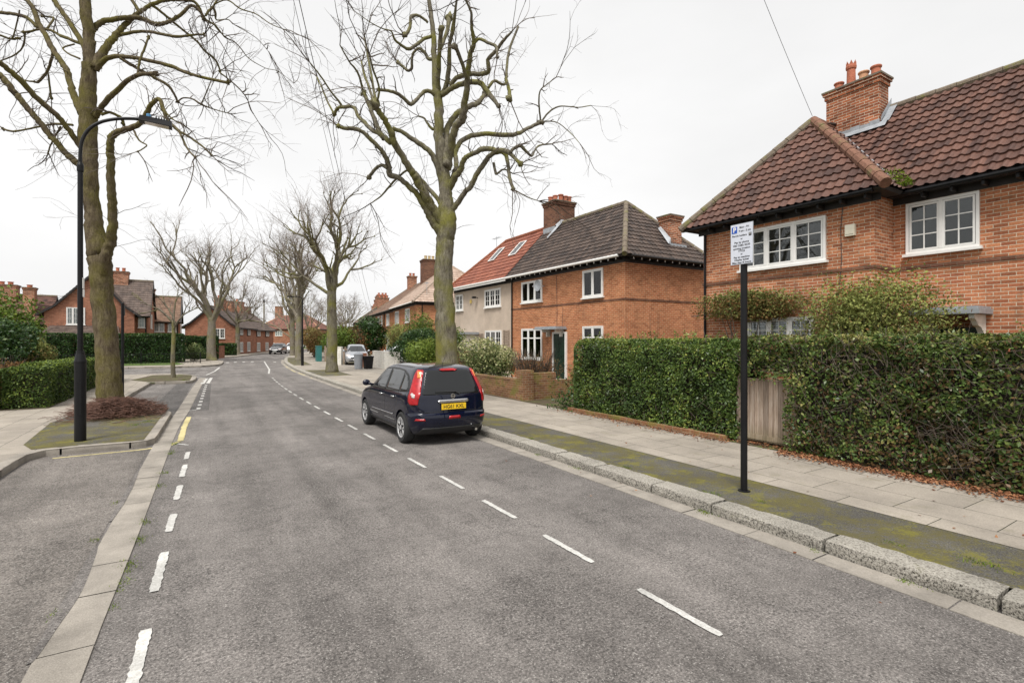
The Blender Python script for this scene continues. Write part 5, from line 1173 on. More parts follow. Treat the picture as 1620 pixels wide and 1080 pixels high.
xhouse('brick house with steep dark roof and potted chimney, just right of the mossy trunk', (-8.4, 60.8, 0), 3.9, 7.4, 4.5, 8.1, 'tile_grey', 'brick_far', front=[(3.1,3.2,.55,1.2,1)], end=[(2.4,3.2,1.2,1.4,2)], chims=[(.7,2.0,3.1,4.3,6.8,8.9,'brick_chim',[(1.1,3.7,.4,.15),(1.6,3.7,.4,.15)])])
xhouse('lower brick house with brown roof behind the thin young tree', (-6.2, 68.5, 0), 4.0, 7, 4.2, 7.1, 'tile_brown', 'brick_far', front=[(1.6,2.9,1.0,1.2,2),(2.9,2.9,.8,1.2,2)], end=[(2.4,2.9,1.2,1.4,2)], chims=[(.6,1.5,3,4,6,7.9,'brick_chim',[])])
xhouse('long low tiled house with two brick stacks at the far left edge', (-21.5, 61.5, 0), 9.3, 7, 3.6, 6.25, 'tile_near', 'brick_far', front=[(9.5,2.4,1.0,.9,2),(4,2.4,1.2,.9,2)], chims=[(7.6,8.4,.8,1.7,3.6,6.8,'brick_chim',[(8.0,1.2,.25,.2)]),(5.2,6.8,2.4,3.6,4.6,7.1,'brick_chim',[(5.7,3,.3,.2),(6.3,3,.3,.2)])])
gable_house('brick terrace house with white gable window, half hidden by the twin-stemmed tree', (-1.9, 77.6, -math.radians(19), -.5), 6.0, 8.5, 4.3, 6.9, 'tile_grey', 'brick_far', wins=[(3.5,2.7,1.2,1.3,2)], side=[(1.6,.9,1.3,1.3,2),(5,.9,1.3,1.3,2)], chims=[(2.4,3.5,3,4.4,6,8.2,'brick_chim',[(2.8,3.7,.4,.16)]),(2.4,3.5,6.6,7.8,6,8.1,'brick_chim',[])], dorm=[(1.5,3.2,1.2,1.0),(5,3.2,1.2,1.0)])
gable_house('second brick terrace house in the left row, tall stack over dark eaves', (.6, 87.3, -math.radians(23), -.6), 6.4, 9.5, 4.3, 6.9, 'tile_grey', 'brick_far', wins=[(4.4,2.7,1.2,1.3,2)], side=[(1.6,.9,1.3,1.3,2),(5.5,.9,1.3,1.3,2)], chims=[(2.4,3.8,2.5,3.9,6,8.5,'brick_chim',[(3,3.2,.4,.18)]),(2.6,3.4,7,8,6,8.0,'brick_dark',[])], dorm=[(1.5,3.2,1.4,1.1),(5.5,3.2,1.4,1.1)])
#gable_house('third brick terrace house in the left row beside the tall thin pole', (4.2, 96.5, -math.radians(27), -.7), 6.8, 9, 4.4, 7.4, 'tile_grey', 'brick_far', wins=[(4.8,2.9,1.2,1.4,2)], side=[(1.6,.9,1.3,1.3,2)], dorm=[(1.5,3.2,1.4,1.1)])
XF = None
# ------------------------------------------------------------------ cars (lofted body)
def interp(T, z):
    if z <= T[0][0]: return T[0][1]
    for (a, u), (b, v) in zip(T, T[1:]):
        if z <= b: return u+(v-u)*(z-a)/(b-a)
    return T[-1][1]
class Car:
    """y: rear bumper 0 -> front, x: across, z: up"""
    def __init__(s, L, YR, YF, WW, p=13, q=3.4): s.L, s.YR, s.YF, s.WW, s.p, s.q = L, YR, YF, WW, p, q
    def par(s, z): return interp(s.YR, z), interp(s.YF, z), interp(s.WW, z)
    def contour(s, z, n=34, m=16):
        yr, yf, w = s.par(z); c = (yr+yf)/2; h = max((yf-yr)/2, .02); p, q = s.p, s.q; P = []
        uu = .93; v_ = (1-uu**p)**(1/q)
        V = [v_*math.sin(PI/2*i/m) for i in range(-m, m+1)]
        Uu = [uu*(-1+2*i/n) for i in range(1, n)]
        for v in V: P.append((v*w, c-h*(1-abs(v)**q)**(1/p)))
        for u in Uu: P.append((w*(1-abs(u)**p)**(1/q), c+h*u))
        for v in V[::-1]: P.append((v*w, c+h*(1-abs(v)**q)**(1/p)))
        for u in Uu[::-1]: P.append((-w*(1-abs(u)**p)**(1/q), c+h*u))
        return P
    def side(s, y, z, off=0, sg=-1):
        yr, yf, w = s.par(z); c = (yr+yf)/2; h = (yf-yr)/2; u = min(.999, abs((y-c)/h)); return Vector((sg*(w*(1-u**s.p)**(1/s.q)+off), y, z))
    def rear(s, x, z, off=0):
        yr, yf, w = s.par(z); c = (yr+yf)/2; h = (yf-yr)/2; v = min(.999, abs(x/w)); return Vector((x, c-h*(1-v**s.q)**(1/s.p)-off, z))
    def front(s, x, z, off=0):
        yr, yf, w = s.par(z); c = (yr+yf)/2; h = (yf-yr)/2; v = min(.999, abs(x/w)); return Vector((x, c+h*(1-v**s.q)**(1/s.p)+off, z))
    def corner(s, a, z, off=0, sg=-1, end=-1):
        """a: distance along the contour from the side (negative) round the corner towards the rear centre"""
        P = [Vector((sg*abs(x), y)) for x, y in s.contour(z, 60, 40) if x > 0 and (y < sum(s.par(z)[:2])/2) == (end < 0)]
        P.sort(key=lambda p: (round(p.y*end, 5), -abs(p.x)))   # from the middle of the side towards the end
        yr, yf, w = s.par(z); acc = [0]
        for i in range(1, len(P)): acc.append(acc[-1]+(P[i]-P[i-1]).length)
        T = acc[-1]-a
        T = max(0, min(acc[-1]-1e-4, T))
        for i in range(1, len(P)):
            if acc[i] >= T:
                t = (T-acc[i-1])/max(1e-6, acc[i]-acc[i-1]); p = P[i-1].lerp(P[i], t); d = (P[i]-P[i-1]).normalized(); nr = Vector((d.y, -d.x))
                if nr.dot(p-Vector((0, (yr+yf)/2))) < 0: nr = -nr
                p = p+nr*off; return Vector((p.x, p.y, z))
    def patch(s, poly, fn, off=.004, cell=.05, thick=.006):
        bm = bmesh.new(); bm.faces.new([bm.verts.new((a, b, 0)) for a, b in poly])
        for ax in (0, 1):
            lo = min(p[ax] for p in poly); hi = max(p[ax] for p in poly); v = lo+cell
            while v < hi-cell*.3:
                no = (1, 0, 0) if ax == 0 else (0, 1, 0); co = (v, 0, 0) if ax == 0 else (0, v, 0)
                bmesh.ops.bisect_plane(bm, geom=bm.verts[:]+bm.edges[:]+bm.faces[:], plane_co=co, plane_no=no); v += cell
        bmesh.ops.triangulate(bm, faces=[f for f in bm.faces if len(f.verts) > 4])
        m = MB(); bm.verts.index_update(); A = [(v.co.x, v.co.y) for v in bm.verts]; F = [tuple(v.index for v in f.verts) for f in bm.faces]
        be = [(e.verts[0].index, e.verts[1].index) for e in bm.edges if len(e.link_faces) == 1]; bm.free()
        out = [fn(a, b, off) for a, b in A]; inn = [fn(a, b, off-thick) for a, b in A]; n = len(A)
        m.v = [tuple(p) for p in out+inn]; m.f = list(F)+[tuple(i+n for i in f[::-1]) for f in F]
        # outward orientation
        for a, b in be: m.f.append((a, b, b+n, a+n))
        me = m
        return me
def fix_normals(o):
    bm = bmesh.new(); bm.from_mesh(o.data); bmesh.ops.recalc_face_normals(bm, faces=bm.faces); bm.to_mesh(o.data); bm.free(); return o
def body_mesh(c, zs, wheels, wr, parent, mat, name='body'):
    m = MB(); k = None
    for z in zs:
        P = c.contour(z); k = len(P); m.v += [(x, y, z) for x, y in P]
    for i in range(len(zs)-1):
        for j in range(k): j2 = (j+1) % k; m.f.append((i*k+j, i*k+j2, (i+1)*k+j2, (i+1)*k+j))
    m.f.append(tuple(range(k))[::-1]); b = (len(zs)-1)*k; m.f.append(tuple(b+j for j in range(k)))
    global XF
    xf = XF; XF = None
    o = m.build(name, mat, None); fix_normals(o)
    cuts = []
    for y in wheels:
        for sg in (-1, 1):
            q = MB(); q.cyl((sg*.52, y, .31), (sg*1.2, y, .31), wr, 40); q.v = list(q.v)
            qo = q.build('cut', mat); fix_normals(qo); cuts.append(qo)
            md = o.modifiers.new('b', 'BOOLEAN'); md.operation = 'DIFFERENCE'; md.object = qo; md.solver = 'EXACT'
    dg = bpy.context.evaluated_depsgraph_get(); me = bpy.data.meshes.new_from_object(o.evaluated_get(dg)); o.modifiers.clear(); o.data = me
    for q in cuts: bpy.data.objects.remove(q)
    me.polygons.foreach_set('use_smooth', [True]*len(me.polygons))
    try: me.set_sharp_from_angle(angle=math.radians(38))
    except Exception: pass
    XF = xf
    if XF is not None: me.transform(XF)
    par(o, parent); return o
def wheel(parent, x, y, r, sg, rim, spokes=5):
    t = MB(); w = .20; n0 = 0
    pr = [(r*.64,-w/2),(r*.88,-w/2-.008),(r*.97,-w/2+.02),(r,-w/2+.05),(r,w/2-.05),(r*.97,w/2-.02),(r*.88,w/2+.008),(r*.64,w/2)]
    t.lathe((x-sg*.0, y, r), pr, 36, 'x'); t.f.pop(); t.f.pop(); wo = t.build('wheel', plain('tyre', (.018,.018,.018), .85, bmp=.3) if 'tyre' not in M else M['tyre'], parent, smooth=False)
    rm = MB(); xo = x+sg*(w/2+.004); R_ = r*.66
    for i in range(40):
        a0, a1 = 2*PI*i/40, 2*PI*(i+1)/40
        for (ra, rb, xa, xb) in ((R_, R_*.92, 0, 0), (R_*.92, R_*.88, 0, -.05)):
            rm.quad(*[(xo+sg*xx, y+math.cos(a)*rr, r+math.sin(a)*rr) for a, rr, xx in ((a0,ra,xa),(a1,ra,xa),(a1,rb,xb),(a0,rb,xb))])
    for i in range(spokes):
        a = 2*PI*i/spokes+.3
        for d in (-.14, .14):
            A = a+d*.9; ca, sa = math.cos(a), math.sin(a); cb, sb_ = math.cos(A), math.sin(A); hw = .032
            p0 = Vector((0, ca*R_*.16, sa*R_*.16)); p1 = Vector((0, cb*R_*.94, sb_*R_*.94)); dd = (p1-p0).normalized(); nn = Vector((0, -dd.z, dd.y))*hw
            vs = [p0-nn*1.1, p0+nn*1.1, p1+nn, p1-nn]; k = len(rm.v)
            rm.v += [(xo+sg*(-.004), y+v.y, r+v.z) for v in vs]+[(xo+sg*(-.045), y+v.y, r+v.z) for v in vs]
            rm.f += [(k,k+1,k+2,k+3),(k,k+4,k+5,k+1),(k+2,k+6,k+7,k+3),(k+1,k+5,k+6,k+2),(k+3,k+7,k+4,k)]
    rm.cyl((xo-sg*.04, y, r), (xo+sg*.002, y, r), R_*.24, 16); rm.build('rim', M[rim], wo)
    bk = MB(); bk.cyl((xo-sg*.10, y, r), (xo-sg*.06, y, r), R_*.97, 24); bk.build('hub', M['black'], wo); return wo
M['tyre'] = plain('tyre', (.018,.018,.018), .85, bmp=.3)
M['navy'] = plain('navy_paint', (.0022,.004,.016), .35, .0, .08, 1.0, var=.05)
M['silver'] = plain('silver_paint', (.42,.44,.47), .3, .7, .5, 1.0, var=.05)
M['white_car'] = plain('white_car_paint', (.72,.74,.74), .3, 0, .5, 1.0, var=.03); M['blackcar'] = plain('black_car_paint', (.012,.012,.014), .25, .3, .5, 1.0, var=.03)
M['chrome'] = plain('chrome', (.62,.62,.62), .22, 1.0, var=.05); M['rim'] = plain('alloy', (.6,.6,.6), .35, .5, var=.1)
M['car_glass'] = m_glass('car_glass', (.012,.014,.016), .02, 1.75); M['trim'] = plain('black_trim', (.012,.012,.012), .5)
M['rear_glass'] = m_glass('rear_glass', (.010,.011,.012), .05, 1.5)
M['lamp_red'] = plain('lamp_red', (.36,.008,.012), .3, 0, .4, .25, var=.25, scale=14); M['lamp_orange'] = plain('lamp_orange', (.8,.22,.03), .15, 0, .8, 1.0, var=.1)
M['lamp_clear'] = plain('lamp_clear', (.6,.55,.53), .1, .3, .8, 1.0); M['plate_y'] = plain('plate_yellow', (.78,.50,.015), .4, var=.02); M['ink'] = plain('ink_black', (.01,.01,.012), .5); M['plate_w'] = plain('plate_white', (.7,.7,.66), .4, var=.02)
def text_mesh(txt, size, origin, right, up, out, mat, parent, name='lettering', align='CENTER', width=None, ext=.0015, bold=0):
    cu = bpy.data.curves.new('t', 'FONT'); cu.body = txt; cu.size = size; cu.align_x = align; cu.align_y = 'CENTER'; cu.extrude = ext; cu.offset = bold
    o = bpy.data.objects.new('t', cu); COL.objects.link(o); dg = bpy.context.evaluated_depsgraph_get(); me = bpy.data.meshes.new_from_object(o.evaluated_get(dg)); bpy.data.objects.remove(o)
    xs = [v.co.x for v in me.vertices]; k = 1.0
    if width: k = width/(max(xs)-min(xs))
    r, u, n = Vector(right).normalized(), Vector(up).normalized(), Vector(out).normalized(); O = Vector(origin)
    for v in me.vertices: v.co = O+r*v.co.x*k+u*v.co.y+n*(v.co.z+ext)
    me.materials.append(mat)
    if XF is not None: me.transform(XF)
    ob = bpy.data.objects.new(name, me); COL.objects.link(ob); par(ob, parent); return ob
ZS = [.22,.25,.30,.36,.42,.47,.52,.56,.60,.615,.63,.66,.70,.75,.80,.84,.87,.90,.925,.95,.975,1.0,1.03,1.06,1.1,1.15,1.2,1.25,1.3,1.34,1.38,1.41,1.44,1.46,1.475,1.49,1.503,1.514,1.523,1.53,1.536,1.541,1.545]
def hatch(label, loc, ang, paint, detail=False, group=None, rim='rim', scale=1.0):
    global XF
    YR = [(.22,.14),(.30,.06),(.40,.01),(.52,-.01),(.60,.0),(.615,.035),(.63,.05),(.75,.06),(.95,.085),(1.0,.10),(1.1,.14),(1.4,.285),(1.44,.31),(1.475,.36),(1.503,.45),(1.523,.58),(1.536,.75),(1.545,1.0)]
    YF = [(.22,3.95),(.30,4.02),(.45,4.08),(.58,4.06),(.70,3.98),(.80,3.84),(.87,3.66),(.925,3.42),(.975,3.16),(1.03,3.03),(1.1,2.92),(1.3,2.60),(1.41,2.42),(1.46,2.30),(1.49,2.18),(1.514,2.02),(1.53,1.86),(1.541,1.68),(1.545,1.55)]
    WW = [(.22,.76),(.30,.80),(.42,.825),(.56,.842),(.66,.845),(.8,.842),(.9,.832),(.95,.822),(1.0,.806),(1.1,.768),(1.3,.69),(1.4,.648),(1.44,.625),(1.475,.595),(1.503,.55),(1.523,.49),(1.536,.42),(1.545,.32)]
    c = Car(4.08, YR, YF, WW)
    XF = Matrix.Translation(loc) @ Matrix.Rotation(ang, 4, 'Z') @ Matrix.Scale(scale, 4)
    root = empty('parked_car', (0, 2.04, 0), label, 'car', group)
    bd = body_mesh(c, ZS, (.72, 3.30), .355, root, M[paint])
    def P(poly, fn, name, mat, off=.004, parent=root, cell=.05, thick=.006): 
        o = c.patch(poly, fn, off, cell, thick).build(name, M[mat] if isinstance(mat, str) else mat, parent, smooth=True); fix_normals(o); return o
    for sg in (-1, 1):
        sd_ = lambda y, z, o, sg=sg: c.side(y, z, o, sg)
        # window openings: black surround then panes
        P([(3.10,.955),(2.95,1.06),(2.70,1.21),(2.42,1.36),(2.2,1.425),(1.85,1.455),(1.4,1.455),(1.0,1.43),(.72,1.36),(.52,1.24),(.42,1.10),(.45,1.035),(.9,1.0),(1.9,.965)], sd_, 'window_surround', 'trim', .003)
        P([(3.0,.975),(2.86,1.08),(2.6,1.23),(2.36,1.35),(2.15,1.40),(1.80,1.42),(1.80,.985)], sd_, 'side_window', 'car_glass', .007)
        P([(1.72,.99),(1.72,1.42),(1.35,1.425),(1.02,1.40),(.93,1.37),(.93,1.02)], sd_, 'side_window', 'car_glass', .007)
        P([(.90,1.02),(.90,1.36),(.74,1.32),(.58,1.22),(.50,1.11),(.52,1.06)], sd_, 'side_window', 'car_glass', .007)
        for ln in ([(2.96,.94),(2.90,.80),(2.84,.5),(2.8,.34)], [(1.765,.96),(1.765,.7),(1.77,.34)], [(.95,1.0),(.98,.80),(1.10,.66),(1.16,.5),(1.2,.34)]):
            for a, b in zip(ln, ln[1:]):
                P([(a[0]-.004,a[1]),(a[0]+.004,a[1]),(b[0]+.004,b[1]),(b[0]-.004,b[1])], sd_, 'door_gap', 'trim', .0015, bd, thick=.002)
        dh = P([(1.92,.86),(2.10,.865),(2.10,.885),(1.92,.89)], sd_, 'door_handle', 'chrome', .03, root, thick=.03); P([(1.12,.87),(1.30,.875),(1.30,.895),(1.12,.90)], sd_, 'door_handle', 'chrome', .03, root, thick=.03)
        P([(1.25,.505),(2.74,.485),(2.74,.502),(1.25,.525)], sd_, 'side_trim', 'chrome', .012, root, thick=.012)
        P([(1.15,.24),(2.9,.24),(2.9,.31),(1.15,.31)], sd_, 'sill_trim', 'trim', .01, root, thick=.012)
        # mirror
        mr = MB(); b = c.side(2.83, 1.0, .0, sg); mr.tube([b, b+Vector((sg*.06,.0,.02)), b+Vector((sg*.10,.01,.03))], [.03,.03,.04], 8); mr.ball(b+Vector((sg*.145,.015,.055)), .085, .0, 14, (1.05,.6,.85)); mo = mr.build('mirror', M[paint], root, smooth=True)
        # tail lamps and headlamps wrap round the corners
        cr_ = lambda a, z, o, sg=sg: c.corner(a, z, o, sg, -1)
        if True:
            tl = P([(.68,.80),(.66,.9),(.62,1.0),(.58,1.15),(.515,1.35),(.48,1.455),(.60,1.46),(.68,1.38),(.75,1.26),(.83,1.10),(.91,.95),(.91,.85),(.84,.79)], lambda a, z, o: cr_(a, z, o), 'tail_lamp', 'lamp_red', .016, root, .035, .02)
            P([(.63,1.30),(.60,1.43),(.53,1.43),(.56,1.30)], lambda a, z, o: cr_(a, z, o), 'indicator', 'lamp_orange', .020, tl, .03)
            P([(.74,.92),(.80,.94),(.82,1.0),(.78,1.03),(.72,.99)], lambda a, z, o: cr_(a, z, o), 'reversing_lens', 'lamp_clear', .020, tl, .03)
        P([(.42,.64),(.46,.80),(.70,.84),(.86,.80),(.78,.68),(.6,.62)], lambda a, z, o, sg=sg: c.corner(a, z, o, sg, 1), 'headlight', 'lamp_clear', .012, root, .04, .015)
        wheel(root, sg*.74, .72, .312, sg, rim); wheel(root, sg*.74, 3.30, .312, sg, rim)
    re = lambda x, z, o: c.rear(x, z, o); fr = lambda x, z, o: c.front(x, z, o)
    P([(-.61,1.0),(-.48,1.40),(-.43,1.445),(.43,1.445),(.48,1.40),(.61,1.0),(.58,.985),(-.58,.985)], re, 'rear_window', 'rear_glass', .006, cell=.018)
    P([(-.665,1.04),(-.60,1.16),(-.5,1.3),(-.44,1.40),(-.40,1.44),(.40,1.44),(.44,1.40),(.5,1.3),(.6,1.16),(.665,1.04),(.62,1.02),(-.62,1.02)], fr, 'windscreen', 'car_glass', .005)
    if detail:
        for a, b in (((-.70,.96),(-.69,.70)), ((-.69,.70),(-.60,.655)), ((-.60,.655),(.60,.655)), ((.60,.655),(.69,.70)), ((.69,.70),(.70,.96))):
            dx, dz = b[0]-a[0], b[1]-a[1]; L_ = math.hypot(dx, dz); ox, oz = -dz/L_*.004, dx/L_*.004
            P([(a[0]-ox,a[1]-oz),(b[0]-ox,b[1]-oz),(b[0]+ox,b[1]+oz),(a[0]+ox,a[1]+oz)], re, 'hatch_gap', 'trim', .002, bd, thick=.003)
        P([(-.20,1.452),(-.13,1.475),(.13,1.475),(.20,1.452),(.13,1.43),(-.13,1.43)], re, 'brake_lamp', 'lamp_red', .03, root, .03, .025)
        # spoiler lip
        sp_ = MB()
        P([(-.33,.855),(-.30,.885),(.30,.885),(.33,.855),(.30,.825),(-.30,.825)], re, 'tailgate_handle', 'chrome', .035, root, .04, .03)
        pl = MB(); y0 = c.rear(0,.75,.02).y; pl.box(-.26,.26,y0-.008,y0+.02,.695,.806); po_ = pl.build('number_plate', M['plate_y'], root)
        text_mesh('HG61 KXL', .098, (0,y0-.008,.7475), (1,0,0), (0,0,1), (0,-1,0), M['ink'], po_, 'plate_lettering', width=.44, bold=.0006)
        bp = MB(); bp.box(-.27,.27,y0-.002,y0+.03,.688,.813); bp.build('plate_frame', M['trim'], po_)
        bg = MB(); yb = c.rear(0,.945,.004).y; n_ = 24
        for i in range(n_):
            a0, a1 = 2*PI*i/n_, 2*PI*(i+1)/n_; bg.quad((math.cos(a0)*.046,yb-.008,.945+math.sin(a0)*.046),(math.cos(a1)*.046,yb-.008,.945+math.sin(a1)*.046),(math.cos(a1)*.032,yb-.008,.945+math.sin(a1)*.032),(math.cos(a0)*.032,yb-.008,.945+math.sin(a0)*.032))
            bg.quad((math.cos(a1)*.046,yb-.008,.945+math.sin(a1)*.046),(math.cos(a0)*.046,yb-.008,.945+math.sin(a0)*.046),(math.cos(a0)*.046,yb+.01,.945+math.sin(a0)*.046),(math.cos(a1)*.046,yb+.01,.945+math.sin(a1)*.046))
        bg.box(-.05,.05,yb-.010,yb+.006,.936,.954); bg.build('badge', M['chrome'], root)
        wi = MB(); a = c.rear(.14,.985,.02); b = c.rear(.05,1.03,.03); d = c.rear(-.36,1.035,.02); wi.tube([a,b,d],[.018,.014,.009],6); wi.build('rear_wiper', M['trim'], root)
        for x0, x1, z0, z1, nm in ((-.76,-.58,.50,.54,'reflector'),(.58,.76,.50,.54,'reflector'),(-.13,.13,.515,.575,'fog_lamp')):
            P([(x0,z0),(x0+.02,z1),(x1-.02,z1),(x1,z0)], re, nm, 'lamp_red', .006, root)
        P([(-.70,.22),(-.62,.36),(.62,.36),(.70,.22)], re, 'lower_bumper', 'trim', .008)
        an = MB(); an.tube([(.0,.62,1.52),(.0,.55,1.60),(.0,.44,1.72)], [.008,.004,.003], 5); an.build('antenna', M['trim'], root)
        ex = MB(); ex.cyl((.46,-.02,.27),(.46,.2,.27),.028,12); ex.build('exhaust', M['chrome'], root)
    else:
        pl = MB(); y0 = c.front(0,.40,.01).y; pl.box(-.26,.26,y0-.01,y0+.012,.35,.45); pl.build('number_plate', M['plate_w'], root)
        P([(-.5,.50),(-.42,.62),(.42,.62),(.5,.50)], fr, 'grille', 'trim', .006); P([(-.6,.26),(-.55,.36),(.55,.36),(.6,.26)], fr, 'air_intake', 'trim', .006)
    XF = None; return root
hatch('dark navy blue hatchback parked nearest the camera at the right kerb, yellow rear plate', (4.20, 9.0, 0), 0, 'navy', True)
hatch('silver-blue hatchback standing in a drive beyond the brick pier, windscreen towards the camera', (10.75, 42.4, .13), PI+math.radians(-12), 'silver', False)
hatch('white car with greenish windows parked behind the white brick wall', (14.8, 37.4, .13), PI/2, 'white_car', False)
hatch('distant black car parked on the left where the road bends', (9.9, 80.6, 0), PI-math.radians(20), 'blackcar', False, 'cars at the bend')
hatch('distant white car parked just beyond the black car at the bend', (12.6, 86.5, 0), PI-math.radians(22), 'white_car', False, 'cars at the bend')
# ------------------------------------------------------------------ hedges and shrubs
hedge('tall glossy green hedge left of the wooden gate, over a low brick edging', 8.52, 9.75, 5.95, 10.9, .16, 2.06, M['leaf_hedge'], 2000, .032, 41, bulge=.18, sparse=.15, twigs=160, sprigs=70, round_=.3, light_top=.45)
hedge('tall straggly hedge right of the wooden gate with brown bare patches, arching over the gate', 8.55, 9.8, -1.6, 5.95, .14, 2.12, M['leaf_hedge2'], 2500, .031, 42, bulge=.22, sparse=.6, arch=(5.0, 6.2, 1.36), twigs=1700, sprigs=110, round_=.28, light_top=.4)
P_ = []; rg = np.random.default_rng(5)
m = 700; P_ = np.stack([rg.normal(8.75, .28, m), rg.normal(11.0, .3, m), .14+np.abs(rg.normal(0, .35, m))], 1); P_[:,2] = np.minimum(P_[:,2], 1.0); iv = leaf_mesh(P_, .04, 'ivy', M['leaf_dark'], None, 6, rg.uniform(.2,1,m)); tag(iv, 'trailing ivy spilling from the far end of the tall hedge onto the paving', 'ivy')
g_ = empty('wooden_gate', (8.82, 5.5, .13), 'weathered grey-brown boarded garden gate between the two tall hedges', 'gate'); b = MB(); r = random.Random(3)
for i in range(9): b.box(8.80+r.uniform(0,.005), 8.825, 5.06+i*.092, 5.06+i*.092+.083, .17, 1.30+r.uniform(-.004,.004))
b.build('boards', M['wood'], g_)
b = MB(); b.box(8.79,8.835,5.02,5.058,.15,1.32); b.box(8.79,8.835,5.89,5.93,.15,1.32); b.box(8.786,8.799,5.06,5.888,.2,.29); b.box(8.79,8.835,5.06,5.888,1.302,1.33); b.build('gate_frame', M['wood'], g_)
b = MB(); b.box(8.78,8.90,5.95,6.05,.13,1.38); b.box(8.78,8.9,4.9,5.0,.13,1.38); b.build('gate_post', M['wood'], g_)
b = MB(); b.box(8.44,8.60,6.1,10.9,.10,.215); tag(b.build('garden_edging', M['brick_wall'], None, uv=True), 'low red brick edging under the left tall hedge', 'edging')
shrub('reddish green climbing shrub spread over the front of the near brick house', (12.3, 8.0, .2), (.7, 3.3, 3.0), M['leaf_climb'], 9000, .032, 51, 'climbing_shrub', 'shrub', hzr=(.84,.98), kz=.24, lobes=14, stems=8, tips=0, shell=.3, tmean=.36)
shrub('bushy olive green shrub beside the door canopy of the near brick house', (12.35, 5.45, .2), (1.5, 2.9, 2.95), M['leaf_climb'], 22000, .034, 52, hzr=(.6,.86), lobes=18, stems=20, tips=40, shell=.3, tmean=.62)
shrub('brownish straggly bush at the left end of the tall hedge', (9.5, 11.1, .1), (1.3, 1.5, 2.05), M['leaf_climb'], 7000, .035, 53, lobes=8, stems=30, tips=60, tmean=.42, shell=.3)
shrub('ball-shaped bush with cream-edged leaves behind the mossy garden wall', (10.2, 18.3, .15), (2.1, 2.8, 1.95), M['leaf_var'], 9000, .05, 54, lobes=9, tmean=.55)
shrub('leafless reddish brown shrub behind the garden wall pillar', (10.5, 15.6, .15), (1.6, 3.4, 1.55), M['leaf_brown'], 2200, .028, 55, lobes=8, stems=70, tips=260, shell=.2, tmean=.4)
shrub('pinkish brown twiggy shrub left of the cream-leaved bush', (10.3, 21.2, .15), (1.4, 2.2, 1.75), M['leaf_brown'], 2600, .032, 56, lobes=7, stems=60, tips=160, shell=.2, tmean=.6)
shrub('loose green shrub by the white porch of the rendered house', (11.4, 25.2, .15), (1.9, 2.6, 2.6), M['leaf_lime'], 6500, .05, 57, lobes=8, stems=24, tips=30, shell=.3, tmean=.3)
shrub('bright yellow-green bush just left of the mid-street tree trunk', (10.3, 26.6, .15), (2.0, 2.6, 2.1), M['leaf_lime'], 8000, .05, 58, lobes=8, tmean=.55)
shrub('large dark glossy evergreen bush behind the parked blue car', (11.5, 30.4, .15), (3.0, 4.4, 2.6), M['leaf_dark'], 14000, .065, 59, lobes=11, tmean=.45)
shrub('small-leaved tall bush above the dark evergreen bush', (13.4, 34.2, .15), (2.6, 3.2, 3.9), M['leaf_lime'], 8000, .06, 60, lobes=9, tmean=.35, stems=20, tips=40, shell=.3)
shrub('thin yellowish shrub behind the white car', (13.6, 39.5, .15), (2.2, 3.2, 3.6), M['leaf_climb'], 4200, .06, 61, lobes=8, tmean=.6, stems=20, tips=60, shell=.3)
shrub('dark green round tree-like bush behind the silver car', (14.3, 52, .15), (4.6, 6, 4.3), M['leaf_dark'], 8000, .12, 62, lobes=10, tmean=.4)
shrub('russet bare shrub left of the round dark bush', (12.2, 50, .15), (3.4, 4, 3.2), M['leaf_brown'], 3500, .09, 63, lobes=8, stems=60, tips=180, tmean=.35, shell=.2)
shrub('overhanging yellow-green hedge bush above the timber fence', (10.6, 48.5, .15), (2.8, 6, 3.2), M['leaf_lime'], 8000, .08, 64, lobes=9, tmean=.3)
shrub('orange brown shrub past the far lamp column', (10.6, 58, .15), (2.6, 7, 3.3), M['leaf_brown'], 4500, .10, 65, lobes=8, stems=40, tips=80, tmean=.75)
shrub('dark ragged hedge bush far down the right pavement', (14.5, 68, .1), (3, 9, 3.2), M['leaf_dark'], 4500, .13, 66, lobes=8, tmean=.5)
# left side planting
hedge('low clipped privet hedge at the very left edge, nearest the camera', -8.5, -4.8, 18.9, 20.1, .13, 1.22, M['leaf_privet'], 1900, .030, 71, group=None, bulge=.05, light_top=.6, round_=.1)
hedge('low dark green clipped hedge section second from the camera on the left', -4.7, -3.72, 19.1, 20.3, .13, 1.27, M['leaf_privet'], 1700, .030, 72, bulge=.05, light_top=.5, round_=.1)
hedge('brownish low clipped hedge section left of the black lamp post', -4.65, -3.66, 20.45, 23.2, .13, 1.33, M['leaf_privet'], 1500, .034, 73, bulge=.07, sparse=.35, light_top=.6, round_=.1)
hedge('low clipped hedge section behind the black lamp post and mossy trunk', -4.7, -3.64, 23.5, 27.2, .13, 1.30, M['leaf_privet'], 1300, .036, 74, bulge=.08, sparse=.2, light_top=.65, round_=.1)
hedge('long dark clipped hedge across the side street, left of the mossy trunk', -31, -8.6, 51.6, 53.2, .1, 2.55, M['leaf_dark'], 330, .07, 75, bulge=.2, light_top=.35, round_=.25)
hedge('dark clipped hedge behind the black railings at the side street corner', -8.5, -1.3, 51.7, 53.4, .1, 2.55, M['leaf_dark'], 420, .065, 76, bulge=.16, light_top=.4, round_=.25)
hedge('dark hedge turning the corner behind the twin-stemmed tree', -1.6, 1.4, 59, 60.4, .1, 2.4, M['leaf_dark'], 330, .08, 77, bulge=.2, light_top=.3, round_=.25)
hedge('far low green hedge in front of the brick terrace', 1.2, 3.6, 70.4, 71.6, .1, 1.6, M['leaf_dark'], 260, .09, 78, bulge=.1, round_=.2)
shrub('pale green low shrub at the hedge corner by the twin-stemmed tree', (-.6, 53.6, .1), (1.9, 2, 1.75), M['leaf_var'], 1800, .07, 79, lobes=6, tmean=.2)
